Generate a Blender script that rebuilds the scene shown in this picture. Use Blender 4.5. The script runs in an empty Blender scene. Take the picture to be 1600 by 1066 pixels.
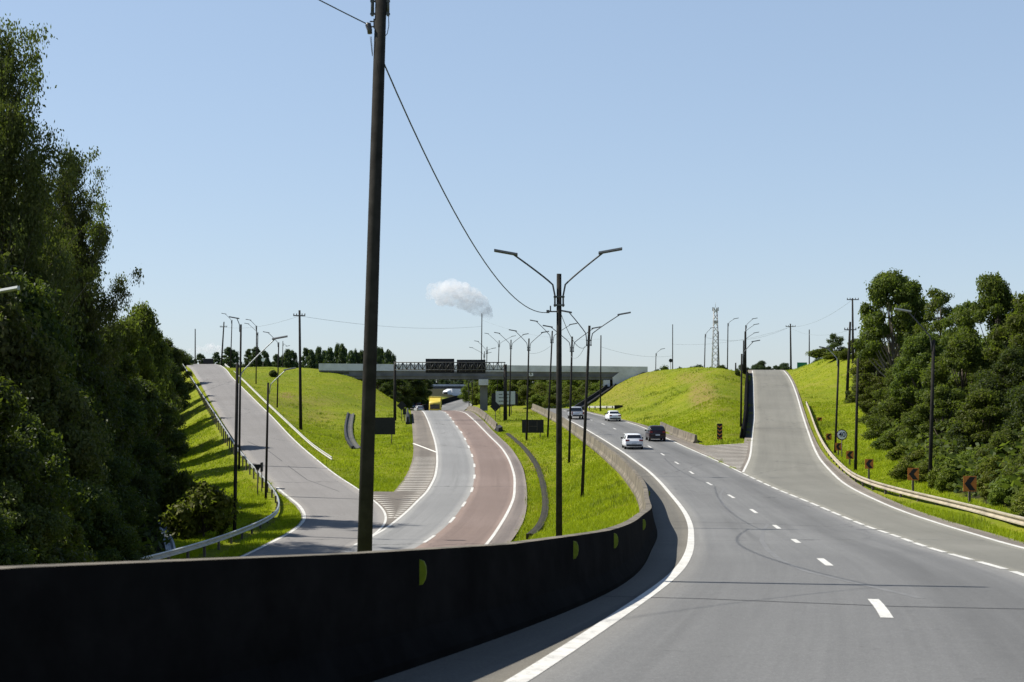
import bpy, bmesh, math, random
import numpy as np
from mathutils import Vector, Matrix

random.seed(7); RNG = np.random.default_rng(7)
scene = bpy.context.scene
COL = scene.collection
F = 1600*50/36.0      # focal length in pixels of the 1600 wide photograph (50 mm)
HV = 612.0            # image row of the horizon
CZ = 12.0             # camera height in the scene

def P(u, v, d):       # a point seen at (u,v) standing d metres ahead
    return Vector(((u-800)/F*d, d, CZ+(HV-v)/F*d))

# ------------------------------------------------------------------ helpers
def pchip(x, y):
    x = np.asarray(x, float); y = np.asarray(y, float)
    h = np.diff(x); de = np.diff(y)/h
    m = np.zeros_like(y)
    for i in range(1, len(x)-1):
        if de[i-1]*de[i] > 0:
            w1 = 2*h[i]+h[i-1]; w2 = h[i]+2*h[i-1]
            m[i] = (w1+w2)/(w1/de[i-1]+w2/de[i])
    m[0] = de[0]; m[-1] = de[-1]
    def f(q):
        q = np.asarray(q, float)
        i = np.clip(np.searchsorted(x, q)-1, 0, len(x)-2)
        t = (q-x[i])/h[i]
        r = ((1+2*t)*(1-t)**2*y[i]+t*(1-t)**2*h[i]*m[i]+t*t*(3-2*t)*y[i+1]+t*t*(t-1)*h[i]*m[i+1])
        r = np.where(q < x[0], y[0]+m[0]*(q-x[0]), r)
        r = np.where(q > x[-1], y[-1]+m[-1]*(q-x[-1]), r)
        return r
    return f

class Profile:
    """height of a road along its way ahead, and where a pixel row meets it"""
    def __init__(self, keys, near=None):
        keys = sorted(keys)
        self.inv = pchip([k[0] for k in keys], [1.0/k[1] for k in keys])
        vs = np.linspace(keys[0][0], keys[-1][0], 6000)
        d = 1/self.inv(vs); z = (HV-vs)/F*d
        o = np.argsort(d); self.d = d[o]; self.zz = z[o]
        k = np.ones(41)/41
        zs = np.convolve(np.pad(self.zz, 20, mode='edge'), k, 'valid')
        self.near = near
    def dv(self, v): return float(1/self.inv(v))
    def z(self, d):
        d = np.asarray(d, float)
        r = np.interp(d, self.d, self.zz)
        if self.near is not None:
            r = np.where(d < self.d[0], self.near[0]+self.near[1]*d, r)
        return r+CZ
def smooth(a, n=5, it=2):
    a = np.array(a, float); k = np.ones(n)/n
    for _ in range(it):
        p = np.pad(a, n//2, mode='reflect', reflect_type='odd')
        a = np.convolve(p, k, 'valid')
    return a
class Border:
    """a line on a road given as pixels, kept as X over the distance ahead"""
    def __init__(self, pts, prof, extra=None, off=0.0):
        q = [(prof.dv(v), (u-800)/F*prof.dv(v)) for u, v in pts]
        if extra: q += extra
        q.sort()
        self.f = pchip([a for a, b in q], [b for a, b in q]); self.off = off
        g = np.linspace(q[0][0], q[-1][0], 400)
        self.g = g; self.x = smooth(self.f(g), 9, 3)
        self.s0 = (self.x[6]-self.x[0])/(g[6]-g[0]); self.s1 = (self.x[-1]-self.x[-7])/(g[-1]-g[-7])
    def __call__(self, d):
        d = np.asarray(d, float)
        r = np.interp(d, self.g, self.x)
        r = np.where(d < self.g[0], self.x[0]+self.s0*(d-self.g[0]), r)
        r = np.where(d > self.g[-1], self.x[-1]+self.s1*(d-self.g[-1]), r)
        return r+self.off
    def shifted(self, o):
        import copy
        b = copy.copy(self); b.off = self.off+o; return b

# ------------------------------------------------------------------ materials
def new_mat(name):
    m = bpy.data.materials.new(name); m.use_nodes = True
    nt = m.node_tree; nt.nodes.clear()
    out = nt.nodes.new('ShaderNodeOutputMaterial')
    b = nt.nodes.new('ShaderNodeBsdfPrincipled')
    nt.links.new(b.outputs[0], out.inputs[0])
    return m, nt, b, out
def N(nt, t, **kw):
    n = nt.nodes.new(t)
    for k, v in kw.items():
        if k.startswith('i_'): n.inputs[k[2:].replace('_', ' ')].default_value = v
        else: setattr(n, k, v)
    return n
def mixc(nt, fac, a, b, mode='MIX'):
    n = nt.nodes.new('ShaderNodeMix'); n.data_type = 'RGBA'; n.blend_type = mode; n.clamp_factor = True
    for s, val in ((0, fac), (6, a), (7, b)):
        if hasattr(val, 'is_output'): nt.links.new(val, n.inputs[s])
        elif s == 0: n.inputs[0].default_value = val
        else: n.inputs[s].default_value = (*val, 1) if len(val) == 3 else val
    return n.outputs[2]
def ramp(nt, src, lo, hi, a=0.0, b=1.0):
    n = nt.nodes.new('ShaderNodeMapRange'); nt.links.new(src, n.inputs[0])
    n.inputs[1].default_value = lo; n.inputs[2].default_value = hi
    n.inputs[3].default_value = a; n.inputs[4].default_value = b
    return n.outputs[0]
def noise(nt, scale, detail=4, rough=.55, vec=None, mapscale=None, dist=0.0):
    n = nt.nodes.new('ShaderNodeTexNoise'); n.inputs['Scale'].default_value = scale
    n.inputs['Detail'].default_value = detail; n.inputs['Roughness'].default_value = rough
    n.inputs['Distortion'].default_value = dist
    if vec is not None:
        if mapscale:
            mp = nt.nodes.new('ShaderNodeMapping'); mp.inputs['Scale'].default_value = mapscale
            nt.links.new(vec, mp.inputs['Vector']); vec = mp.outputs[0]
        nt.links.new(vec, n.inputs['Vector'])
    return n.outputs['Fac']
def objco(nt): return N(nt, 'ShaderNodeTexCoord').outputs['Object']
def simple(name, col, rough=.6, metal=0.0, var=.25, scale=3.0, spec=.5, bump=0.0, dirt=None):
    m, nt, b, out = new_mat(name)
    co = objco(nt)
    n1 = noise(nt, scale, 5, .6, co)
    c = mixc(nt, ramp(nt, n1, .3, .7), tuple(x*(1-var) for x in col), tuple(min(1, x*(1+var)) for x in col))
    if dirt:
        n2 = noise(nt, scale*.35, 6, .7, co)
        c = mixc(nt, ramp(nt, n2, .48, .68, 0, .8), c, dirt)
    nt.links.new(c, b.inputs['Base Color'])
    b.inputs['Roughness'].default_value = rough; b.inputs['Metallic'].default_value = metal
    b.inputs['Specular IOR Level'].default_value = spec
    if bump:
        bp = N(nt, 'ShaderNodeBump'); bp.inputs['Strength'].default_value = bump; bp.inputs['Distance'].default_value = .03
        nt.links.new(noise(nt, scale*6, 6, .7, co), bp.inputs['Height']); nt.links.new(bp.outputs[0], b.inputs['Normal'])
    return m

def asphalt(name, col, tint, wear=.25, oil=False, crack=True):
    m, nt, b, out = new_mat(name)
    uv = N(nt, 'ShaderNodeUVMap'); uv.uv_map = 'road'
    v = uv.outputs[0]; co = objco(nt)
    grain = noise(nt, 22, 3, .8, co); grain2 = noise(nt, 5, 4, .7, co)
    patch = noise(nt, .16, 5, .6, co); streak = noise(nt, 1.0, 5, .65, v, (1.1, .022, 1)); streak2 = noise(nt, 1.0, 3, .6, v, (4.5, .05, 1))
    c = mixc(nt, ramp(nt, patch, .32, .68), col, tint)
    c = mixc(nt, ramp(nt, streak, .45, .70, 0, wear), c, tuple(x*.52 for x in col))
    c = mixc(nt, ramp(nt, streak2, .5, .75, 0, wear*.7), c, tuple(min(1, x*1.25) for x in tint))
    c = mixc(nt, ramp(nt, grain, .35, .68, 0, .6), c, tuple(x*.55 for x in col))
    c = mixc(nt, ramp(nt, noise(nt, 48, 2, .6, co), .56, .72, 0, .55), c, tuple(min(1, x*1.7) for x in tint))
    c = mixc(nt, ramp(nt, grain2, .52, .75, 0, .25), c, tuple(min(1, x*1.3) for x in tint))
    big = noise(nt, .045, 4, .6, co); c = mixc(nt, ramp(nt, big, .45, .62, 0, .35), c, tuple(x*.75 for x in col))
    spot = noise(nt, 2.6, 5, .7, co); c = mixc(nt, ramp(nt, spot, .63, .72, 0, .5), c, tuple(x*.45 for x in col))
    if oil:   # dark drip bands down the middle of each lane
        sx = N(nt, 'ShaderNodeSeparateXYZ'); nt.links.new(v, sx.inputs[0])
        for centre, wd_, k in ((1.75, .55, .16), (5.25, .75, .55)):
            m1 = N(nt, 'ShaderNodeMath', operation='SUBTRACT'); nt.links.new(sx.outputs[0], m1.inputs[0]); m1.inputs[1].default_value = centre
            wob = N(nt, 'ShaderNodeMath', operation='MULTIPLY_ADD'); nt.links.new(noise(nt, 1.0, 2, .5, v, (.1, .05, 1)), wob.inputs[0]); wob.inputs[1].default_value = .8; nt.links.new(m1.outputs[0], wob.inputs[2])
            m3 = N(nt, 'ShaderNodeMath', operation='SUBTRACT'); nt.links.new(wob.outputs[0], m3.inputs[0]); m3.inputs[1].default_value = .4
            m2 = N(nt, 'ShaderNodeMath', operation='ABSOLUTE'); nt.links.new(m3.outputs[0], m2.inputs[0])
            f = N(nt, 'ShaderNodeMath', operation='MULTIPLY'); nt.links.new(ramp(nt, m2.outputs[0], .1, wd_*1.5, k, 0), f.inputs[0]); nt.links.new(ramp(nt, noise(nt, 1.0, 4, .6, v, (.5, .03, 1)), .32, .6), f.inputs[1])
            c = mixc(nt, f.outputs[0], c, tuple(x*.42 for x in col))
    if crack:
        vo = N(nt, 'ShaderNodeTexVoronoi'); vo.feature = 'DISTANCE_TO_EDGE'; vo.inputs['Scale'].default_value = 1.0
        mp = N(nt, 'ShaderNodeMapping'); mp.inputs['Scale'].default_value = (.10, .028, 1)
        w = noise(nt, .5, 4, .6, co)
        add = N(nt, 'ShaderNodeVectorMath', operation='MULTIPLY_ADD')
        cmb = N(nt, 'ShaderNodeCombineXYZ'); nt.links.new(w, cmb.inputs[0]); nt.links.new(w, cmb.inputs[1])
        nt.links.new(cmb.outputs[0], add.inputs[0]); add.inputs[1].default_value = (3, 3, 0); nt.links.new(v, add.inputs[2])
        nt.links.new(add.outputs[0], mp.inputs['Vector']); nt.links.new(mp.outputs[0], vo.inputs['Vector'])
        c = mixc(nt, ramp(nt, vo.outputs['Distance'], .0012, .0026, .55, 0), c, (.03, .03, .03))
    nt.links.new(c, b.inputs['Base Color'])
    b.inputs['Roughness'].default_value = .85; b.inputs['Specular IOR Level'].default_value = .25
    bp = N(nt, 'ShaderNodeBump'); bp.inputs['Strength'].default_value = .35; bp.inputs['Distance'].default_value = .01
    nt.links.new(grain, bp.inputs['Height']); nt.links.new(bp.outputs[0], b.inputs['Normal'])
    return m

def leaf_mat(name, dark, light, dry=(.16, .15, .03), trans=.35, rnd=.5):
    m, nt, b, out = new_mat(name)
    geo = N(nt, 'ShaderNodeNewGeometry'); oi = N(nt, 'ShaderNodeObjectInfo')
    co = objco(nt)
    n1 = noise(nt, .55, 3, .6, co)
    c = mixc(nt, geo.outputs['Random Per Island'], dark, light)
    c = mixc(nt, ramp(nt, n1, .4, .65, 0, .6), c, dark)
    n2 = noise(nt, .9, 2, .5, co)
    c = mixc(nt, ramp(nt, n2, .6, .75, 0, .5), c, dry)
    c2 = N(nt, 'ShaderNodeHueSaturation'); nt.links.new(c, c2.inputs['Color'])
    nt.links.new(ramp(nt, oi.outputs['Random'], 0, 1, .47, .515), c2.inputs['Hue'])
    nt.links.new(ramp(nt, oi.outputs['Random'], 0, 1, 1-rnd*.5, 1+rnd*.5), c2.inputs['Value'])
    nt.links.new(c2.outputs[0], b.inputs['Base Color'])
    b.inputs['Roughness'].default_value = .55; b.inputs['Specular IOR Level'].default_value = .16
    t = N(nt, 'ShaderNodeBsdfTranslucent')
    br = mixc(nt, .5, c2.outputs[0], (.30, .42, .03)); nt.links.new(br, t.inputs['Color'])
    mx = N(nt, 'ShaderNodeMixShader'); mx.inputs[0].default_value = trans
    nt.links.new(b.outputs[0], mx.inputs[1]); nt.links.new(t.outputs[0], mx.inputs[2]); nt.links.new(mx.outputs[0], out.inputs[0])
    return m

M = {}
def setup_materials():
    M['asphalt'] = asphalt('main_asphalt', (.178, .176, .171), (.222, .220, .211), .5, oil=True)
    M['asphalt_left'] = asphalt('pale_asphalt', (.25, .247, .24), (.30, .297, .287), .4)
    M['asphalt_shoulder'] = asphalt('shoulder_asphalt', (.135, .125, .105), (.19, .177, .15), .35)
    M['asphalt_ramp'] = asphalt('ramp_asphalt', (.20, .192, .162), (.25, .24, .205), .3)
    M['asphalt_gore'] = asphalt('gore_asphalt', (.15, .13, .108), (.235, .205, .17), .4)
    M['asphalt_red'] = asphalt('reddish_asphalt', (.215, .158, .132), (.262, .20, .172), .35)
    M['asphalt_pink'] = asphalt('pinkish_shoulder', (.17, .145, .13), (.25, .21, .185), .45)
    M['asphalt_rampL'] = asphalt('old_ramp_asphalt', (.235, .22, .205), (.275, .26, .245), .25)
    # worn paint
    m, nt, b, out = new_mat('road_paint'); co = objco(nt)
    n1 = noise(nt, 9, 6, .75, co); n2 = noise(nt, 1.2, 4, .6, co)
    c = mixc(nt, ramp(nt, n2, .35, .7), (.74, .72, .66), (.58, .56, .51))
    n3 = noise(nt, 2.2, 5, .7, co)
    c = mixc(nt, ramp(nt, n1, .50, .68, 0, .7), c, (.30, .29, .265))
    c = mixc(nt, ramp(nt, n3, .52, .70, 0, .55), c, (.36, .345, .32))
    nt.links.new(c, b.inputs['Base Color']); b.inputs['Roughness'].default_value = .7; M['paint'] = m
    m, nt, b, out = new_mat('worn_hatching_paint'); co = objco(nt)
    n1 = noise(nt, 3, 6, .75, co)
    c = mixc(nt, ramp(nt, n1, .54, .72, 0, .65), (.84, .80, .71), (.30, .27, .22))
    nt.links.new(c, b.inputs['Base Color']); b.inputs['Roughness'].default_value = .8; M['paint_worn'] = m
    M['dark_line'] = simple('thin_dark_line', (.03, .03, .032), .8, 0, .3)
    M['tyre_mark'] = simple('tyre_mark', (.170, .168, .163), .8, 0, .15, 2)
    # grass ground
    m, nt, b, out = new_mat('mown_grass'); co = objco(nt)
    at = N(nt, 'ShaderNodeAttribute'); at.attribute_name = 'soil'
    a = noise(nt, .12, 5, .6, co); d = noise(nt, 1.4, 6, .72, co); e = noise(nt, 7, 4, .75, co)
    c = mixc(nt, ramp(nt, a, .35, .65), (.155, .195, .008), (.235, .243, .016))
    c = mixc(nt, ramp(nt, d, .48, .68, 0, .75), c, (.10, .14, .006))
    c = mixc(nt, ramp(nt, e, .5, .72, 0, .6), c, (.26, .285, .022))
    dry = noise(nt, .33, 6, .7, co)
    c = mixc(nt, ramp(nt, dry, .52, .72, 0, .6), c, (.27, .235, .06))
    pz = noise(nt, .055, 5, .65, co)
    c = mixc(nt, ramp(nt, pz, .50, .62, 0, .5), c, (.13, .17, .012))
    c = mixc(nt, ramp(nt, noise(nt, .21, 6, .75, co), .60, .68, 0, .55), c, (.22, .165, .07))
    sadd = N(nt, 'ShaderNodeMath', operation='MULTIPLY'); nt.links.new(at.outputs['Fac'], sadd.inputs[0]); nt.links.new(ramp(nt, d, .3, .62), sadd.inputs[1])
    c = mixc(nt, sadd.outputs[0], c, (.25, .165, .07))
    nt.links.new(c, b.inputs['Base Color']); b.inputs['Roughness'].default_value = .95; b.inputs['Specular IOR Level'].default_value = .1
    bp = N(nt, 'ShaderNodeBump'); bp.inputs['Strength'].default_value = .9; bp.inputs['Distance'].default_value = .22
    nt.links.new(d, bp.inputs['Height'])
    bp2 = N(nt, 'ShaderNodeBump'); bp2.inputs['Strength'].default_value = .8; bp2.inputs['Distance'].default_value = .06
    nt.links.new(e, bp2.inputs['Height']); nt.links.new(bp.outputs[0], bp2.inputs['Normal']); nt.links.new(bp2.outputs[0], b.inputs['Normal'])
    M['grass'] = m
    # grass blades
    m, nt, b, out = new_mat('grass_blades'); geo = N(nt, 'ShaderNodeNewGeometry'); co = objco(nt)
    c = mixc(nt, geo.outputs['Random Per Island'], (.255, .345, .006), (.43, .50, .022))
    c = mixc(nt, ramp(nt, noise(nt, .3, 4, .6, co), .42, .65, 0, .6), c, (.195, .28, .006))
    c = mixc(nt, ramp(nt, noise(nt, .5, 3, .6, co), .6, .72, 0, .55), c, (.32, .28, .06))
    c = mixc(nt, ramp(nt, noise(nt, .055, 5, .65, co), .50, .62, 0, .55), c, (.17, .24, .01))
    c = mixc(nt, ramp(nt, noise(nt, .21, 6, .75, co), .60, .68, 0, .6), c, (.36, .28, .09))
    nt.links.new(c, b.inputs['Base Color']); b.inputs['Roughness'].default_value = .6; b.inputs['Specular IOR Level'].default_value = .2
    t = N(nt, 'ShaderNodeBsdfTranslucent'); nt.links.new(mixc(nt, .5, c, (.44, .52, .01)), t.inputs['Color'])
    mx = N(nt, 'ShaderNodeMixShader'); mx.inputs[0].default_value = .4
    nt.links.new(b.outputs[0], mx.inputs[1]); nt.links.new(t.outputs[0], mx.inputs[2]); nt.links.new(mx.outputs[0], out.inputs[0])
    M['blades'] = m
    M['weeds'] = leaf_mat('weed_leaves', (.13, .19, .010), (.27, .33, .02), dry=(.26, .23, .07), trans=.38)
    M['leaf_dark'] = leaf_mat('dark_leaves', (.015, .027, .008), (.055, .072, .016), trans=.28)
    M['leaf_mid'] = leaf_mat('mid_green_leaves', (.028, .045, .009), (.135, .160, .028), trans=.38)
    M['leaf_light'] = leaf_mat('light_green_leaves', (.06, .085, .010), (.17, .20, .03), trans=.35)
    M['leaf_gum'] = leaf_mat('gum_leaves', (.035, .046, .016), (.115, .118, .034), dry=(.17, .14, .045), trans=.3)
    M['leaf_far'] = leaf_mat('conifer_leaves', (.02, .042, .022), (.05, .08, .035), dry=(.06, .07, .03), trans=.2)
    M['bark'] = simple('bark', (.085, .065, .05), .9, 0, .4, 4, bump=.5)
    M['bark_pale'] = simple('pale_bark', (.20, .175, .145), .9, 0, .35, 3, bump=.4)
    M['concrete'] = simple('weathered_concrete', (.175, .148, .108), .9, 0, .35, 1.2, bump=.3, dirt=(.075, .062, .042))
    m = M['concrete']; nt = m.node_tree; b = [n for n in nt.nodes if n.type == 'BSDF_PRINCIPLED'][0]; src = b.inputs['Base Color'].links[0].from_socket
    st = noise(nt, 1.0, 5, .7, objco(nt), (1.6, 1.6, .16)); nt.links.new(mixc(nt, ramp(nt, st, .50, .66, 0, .8), src, (.05, .043, .032)), b.inputs['Base Color'])
    M['concrete_shaded'] = simple('shaded_concrete', (.010, .0095, .0095), .95, 0, .4, 1.4, spec=.02, dirt=(.005, .005, .005))  # near-black concrete: the shade of the faces is put into the colour
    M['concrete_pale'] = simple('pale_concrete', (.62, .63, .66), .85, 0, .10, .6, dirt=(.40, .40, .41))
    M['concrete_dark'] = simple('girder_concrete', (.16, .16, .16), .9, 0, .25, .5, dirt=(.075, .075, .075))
    M['pole_concrete'] = simple('pole_concrete', (.032, .030, .027), .9, 0, .35, 3, bump=.2, spec=.04)
    M['pole_steel'] = simple('galvanised_pole', (.09, .088, .082), .6, .2, .25, 3)
    M['arm_steel'] = simple('lamp_arm_steel', (.40, .42, .43), .45, .5, .15, 3)
    M['arm_dark'] = simple('dark_lamp_arm', (.07, .075, .08), .5, .4, .2, 3)
    M['lamp'] = simple('lamp_housing', (.07, .08, .09), .5, .2, .2, 6)
    M['lamp_pale'] = simple('pale_lamp_housing', (.26, .28, .28), .5, .2, .12, 6)
    M['rail'] = simple('tan_guardrail_steel', (.43, .37, .27), .6, .15, .22, 1.5, dirt=(.26, .22, .16))
    M['rail_white'] = simple('white_guardrail_steel', (.46, .45, .40), .5, .1, .14, 1.5)
    M['rail_grey'] = simple('galvanised_guardrail', (.46, .47, .46), .45, .45, .2, 1.5)
    M['post'] = simple('rail_post', (.12, .10, .085), .85, .1, .3, 4)
    M['black'] = simple('black_sign_back', (.012, .012, .014), .7, .1, .3, 4)
    M['black_paint'] = simple('black_sign_paint', (.014, .010, .010), .6, 0, .2, 4)
    M['orange'] = simple('chevron_orange', (.60, .19, .03), .6, 0, .15, 6)
    M['yellow'] = simple('marker_yellow', (.55, .38, .03), .6, 0, .2, 6)
    M['reflector'] = simple('reflector_yellow', (.20, .25, .010), .5, 0, .25, 9)
    M['sign_white'] = simple('sign_white', (.88, .90, .93), .5, 0, .04, 4)
    M['sign_grey'] = simple('sign_grey_face', (.50, .53, .54), .6, 0, .1, 2)
    M['sign_red'] = simple('sign_dark_red_rim', (.07, .015, .018), .6, 0, .1, 6)
    M['sign_blue'] = simple('sign_numerals', (.008, .012, .06), .6, 0, .1, 6)
    M['sign_green'] = simple('sign_green', (.004, .16, .085), .5, 0, .1, 3)
    M['wire'] = simple('cable', (.05, .055, .06), .7, 0, .1, 3)
    M['wire_far'] = simple('distant_cable', (.22, .25, .27), .7, 0, .1, 3)
    M['insulator'] = simple('insulator', (.05, .045, .045), .4, 0, .1, 9)
    M['tower'] = simple('tower_steel', (.32, .32, .32), .5, .3, .1, 4)
    M['car_white'] = simple('white_car_paint', (.80, .81, .83), .22, 0, .03, 2)
    M['car_silver'] = simple('silver_car_paint', (.55, .57, .60), .25, .3, .04, 2)
    M['car_black'] = simple('dark_car_paint', (.020, .008, .010), .2, 0, .1, 2)
    M['car_blue'] = simple('blue_car_paint', (.05, .07, .14), .25, .1, .1, 2)
    M['car_yellow'] = simple('yellow_truck_paint', (.78, .60, .10), .35, 0, .06, 2)
    M['glass'] = simple('dark_glass', (.012, .014, .018), .06, 0, .1, 1, spec=.8)
    M['tyre'] = simple('tyre_rubber', (.012, .012, .012), .8, 0, .2, 8)
    M['rim'] = simple('alloy_rim', (.42, .43, .44), .35, .7, .1, 8)
    M['tail'] = simple('tail_lamp', (.22, .008, .012), .25, 0, .1, 8)
    M['trim'] = simple('black_plastic', (.018, .018, .02), .6, 0, .2, 8)
    M['plate'] = simple('number_plate', (.55, .56, .58), .5, 0, .05, 9)
    M['soil_dark'] = simple('dark_ditch_soil', (.024, .021, .010), .95, 0, .6, 2.5, bump=.6)
    M['stone'] = simple('grey_ditch_stone', (.065, .063, .055), .9, 0, .4, 2.2, bump=.5, dirt=(.10, .1, .08))
    M['water'] = simple('chute_concrete', (.30, .32, .34), .5, 0, .1, 3)
setup_materials()

# ------------------------------------------------------------------ object helpers
def me_np(name, verts, faces, uv=None, smooth_=False):
    me = bpy.data.meshes.new(name)
    verts = np.asarray(verts, np.float32); faces = np.asarray(faces, np.int32)
    k = faces.shape[1]
    me.vertices.add(len(verts)); me.vertices.foreach_set('co', verts.ravel())
    me.loops.add(faces.size); me.loops.foreach_set('vertex_index', faces.ravel())
    me.polygons.add(len(faces)); me.polygons.foreach_set('loop_start', np.arange(0, faces.size, k, dtype=np.int32))
    me.polygons.foreach_set('loop_total', np.full(len(faces), k, np.int32))
    if smooth_: me.polygons.foreach_set('use_smooth', np.ones(len(faces), bool))
    if uv is not None:
        l = me.uv_layers.new(name='road'); l.data.foreach_set('uv', np.asarray(uv, np.float32)[faces.ravel()].ravel())
    me.update(calc_edges=True)
    return me
def link(name, me, mat=None, parent=None, loc=None):
    o = bpy.data.objects.new(name, me); COL.objects.link(o)
    if mat is not None and me is not None:
        for x in (mat if isinstance(mat, (list, tuple)) else [mat]): me.materials.append(x)
    if parent is not None: o.parent = parent
    if loc is not None: o.location = loc
    return o
def tag(o, label=None, cat=None, group=None, kind=None):
    if label: o['label'] = label
    if cat: o['category'] = cat
    if group: o['group'] = group
    if kind: o['kind'] = kind
    return o
def thing(name, label, cat, loc=(0, 0, 0), group=None, rz=0.0):
    o = bpy.data.objects.new(name, None); COL.objects.link(o)
    o.location = loc; o.rotation_euler = (0, 0, rz); o.empty_display_size = .3
    return tag(o, label, cat, group)

class MB:
    """collects shapes in world coordinates; build() makes them ONE mesh object relative to its root"""
    def __init__(self): self.v = []; self.f = []; self.s = []
    def add(self, vs, fs, sm=False):
        n = len(self.v); self.v += [tuple(x) for x in vs]; self.f += [tuple(i+n for i in f) for f in fs]; self.s += [sm]*len(fs); return self
    def box(self, c, size, mat=None):
        x, y, z = (s/2 for s in size); c = Vector(c)
        vs = [Vector((sx*x, sy*y, sz*z)) for sz in (-1, 1) for sy in (-1, 1) for sx in (-1, 1)]
        if mat is not None: vs = [mat @ q for q in vs]
        return self.add([c+q for q in vs], [(0, 2, 3, 1), (4, 5, 7, 6), (0, 1, 5, 4), (2, 6, 7, 3), (0, 4, 6, 2), (1, 3, 7, 5)])
    def tube(self, pts, r, n=8, cap=True):
        pts = [Vector(p) for p in pts]; rs = r if isinstance(r, (list, tuple)) else [r]*len(pts)
        vs = []; fs = []; ref = None
        for i, p in enumerate(pts):
            t = (pts[min(i+1, len(pts)-1)]-pts[max(i-1, 0)]).normalized()
            if ref is None: ref = Vector((0, 1, 0)) if abs(t.y) < .9 else Vector((1, 0, 0))
            a = t.cross(ref).normalized(); b = t.cross(a).normalized()
            for k in range(n):
                q = 2*math.pi*k/n; vs.append(p+(a*math.cos(q)+b*math.sin(q))*rs[i])
        for i in range(len(pts)-1):
            for k in range(n):
                fs.append((i*n+k, i*n+(k+1) % n, (i+1)*n+(k+1) % n, (i+1)*n+k))
        self.add(vs, fs, True)
        if cap:
            m = len(self.v)-len(vs)
            self.f += [tuple(m+k for k in range(n))[::-1], tuple(m+(len(pts)-1)*n+k for k in range(n))]; self.s += [False, False]
        return self
    def extrude_profile(self, path, prof, closed=True, ups=None):
        """path: world points; prof: (side, up) pairs; sides lie to the right of travel"""
        path = [Vector(p) for p in path]; k = len(prof); vs = []; fs = []
        for i, p in enumerate(path):
            t = path[min(i+1, len(path)-1)]-path[max(i-1, 0)]; t.z = 0; t.normalize()
            s = Vector((t.y, -t.x, 0))
            hs = ups[i] if ups else 1.0
            vs += [p+s*a+Vector((0, 0, b*hs)) for a, b in prof]
        for i in range(len(path)-1):
            for j in range(k if closed else k-1):
                fs.append((i*k+j, i*k+(j+1) % k, (i+1)*k+(j+1) % k, (i+1)*k+j))
        if closed: fs += [tuple(range(k))[::-1], tuple((len(path)-1)*k+j for j in range(k))]
        return self.add(vs, fs)
    def prism(self, pts, n, depth):
        """flat polygon pts (world) thickened by depth along -n"""
        n = Vector(n).normalized()*depth; k = len(pts); pts = [Vector(p) for p in pts]
        return self.add(pts+[p-n for p in pts], [tuple(range(k)), tuple(range(2*k-1, k-1, -1))]+[(j, j+k, (j+1) % k+k, (j+1) % k) for j in range(k)])
    def build(self, name, mat, parent=None, bevel=0.0):
        off = Vector((0, 0, 0)); root = parent; chain = []
        while root is not None: chain.append(root); root = root.parent
        mw = Matrix.Identity(4)
        for o in reversed(chain):
            mw = mw @ Matrix.LocRotScale(o.location, o.rotation_euler, o.scale)
        inv = mw.inverted()
        me = bpy.data.meshes.new(name)
        me.from_pydata([inv @ Vector(q) for q in self.v], [], self.f)
        me.polygons.foreach_set('use_smooth', self.s)
        bm = bmesh.new(); bm.from_mesh(me); bmesh.ops.recalc_face_normals(bm, faces=bm.faces)
        bm.to_mesh(me); bm.free()
        return link(name, me, mat, parent)

def dup(o, **props):
    r = o.copy(); COL.objects.link(r)
    for ch in list(o.children):
        c = ch.copy(); COL.objects.link(c); c.parent = r
        for g in list(ch.children):
            q = g.copy(); COL.objects.link(q); q.parent = c
    for k, v in props.items(): r[k] = v
    return r
# ------------------------------------------------------------------ roads: profiles and lines
prM = Profile([(1066, 13.35), (956, 20), (869, 35), (822, 57), (776, 80), (731, 110), (702, 136), (674, 170), (654, 205), (637, 255), (629, 300)], near=(-2.0, -.0545))
prR = Profile([(1066, 13.35), (956, 20), (869, 35), (822, 57), (776, 80), (731, 110), (713, 125), (672, 155), (641, 180), (612, 206), (595, 226), (583, 248), (578.5, 266), (577.5, 290)], near=(-2.0, -.0545))
prL = Profile([(1050, 50), (950, 62), (880, 76), (848, 84), (780, 110), (740, 130), (700, 157), (672, 183), (650, 216), (643, 238), (641.5, 262)])
prS = Profile([(1050, 50), (950, 62), (880, 76), (848, 84), (780, 110), (758, 119), (716, 138), (687, 155), (653, 178), (614, 218), (590, 246), (571, 282), (568.5, 305)])
_zl = prL.z
def zL(d):            # the carriageway dips behind its crest and climbs again far off
    d = np.asarray(d, float)
    far = pchip([250, 275, 300, 340, 400, 520, 650, 900], [-3.33, -4.3, -4.9, -4.6, -3.7, -2.4, -1.2, 1.0])
    return np.where(d < 250, _zl(d), CZ+far(d))

bBar = None
BW = [(807.8, 1066), (957, 969), (1009.7, 932), (1053.5, 899), (1075, 868), (1079.7, 840), (1077.6, 816.6), (1067.8, 797), (1048, 772.7), (1028.8, 750.7), (1006.8, 731), (982.4, 713), (950.7, 692), (931, 680), (905, 665), (880, 653), (862, 645)]
BD = [(1375, 943), (1297, 885), (1247, 848), (1208, 819), (1175, 797), (1145, 777), (1115, 760), (1087, 743), (1061.7, 726), (1042.5, 714.3), (1023.7, 703), (971, 675), (948, 664.6), (930, 658.5), (905, 650), (885, 643)]
BR = [(1600, 897), (1473, 863), (1381, 831), (1269, 786.5), (1219, 766.6), (1162.5, 740.5), (1120, 720), (1059, 693), (1005, 668), (983, 660.5), (950, 652), (920, 645), (895, 638.5)]
BX = [(1600, 857), (1487.5, 824), (1381, 787), (1319, 755.6), (1303.5, 742), (1282.5, 719), (1273, 702), (1265.5, 683), (1258, 661), (1251.7, 641), (1245.7, 620), (1236, 595), (1228, 583)]
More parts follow.
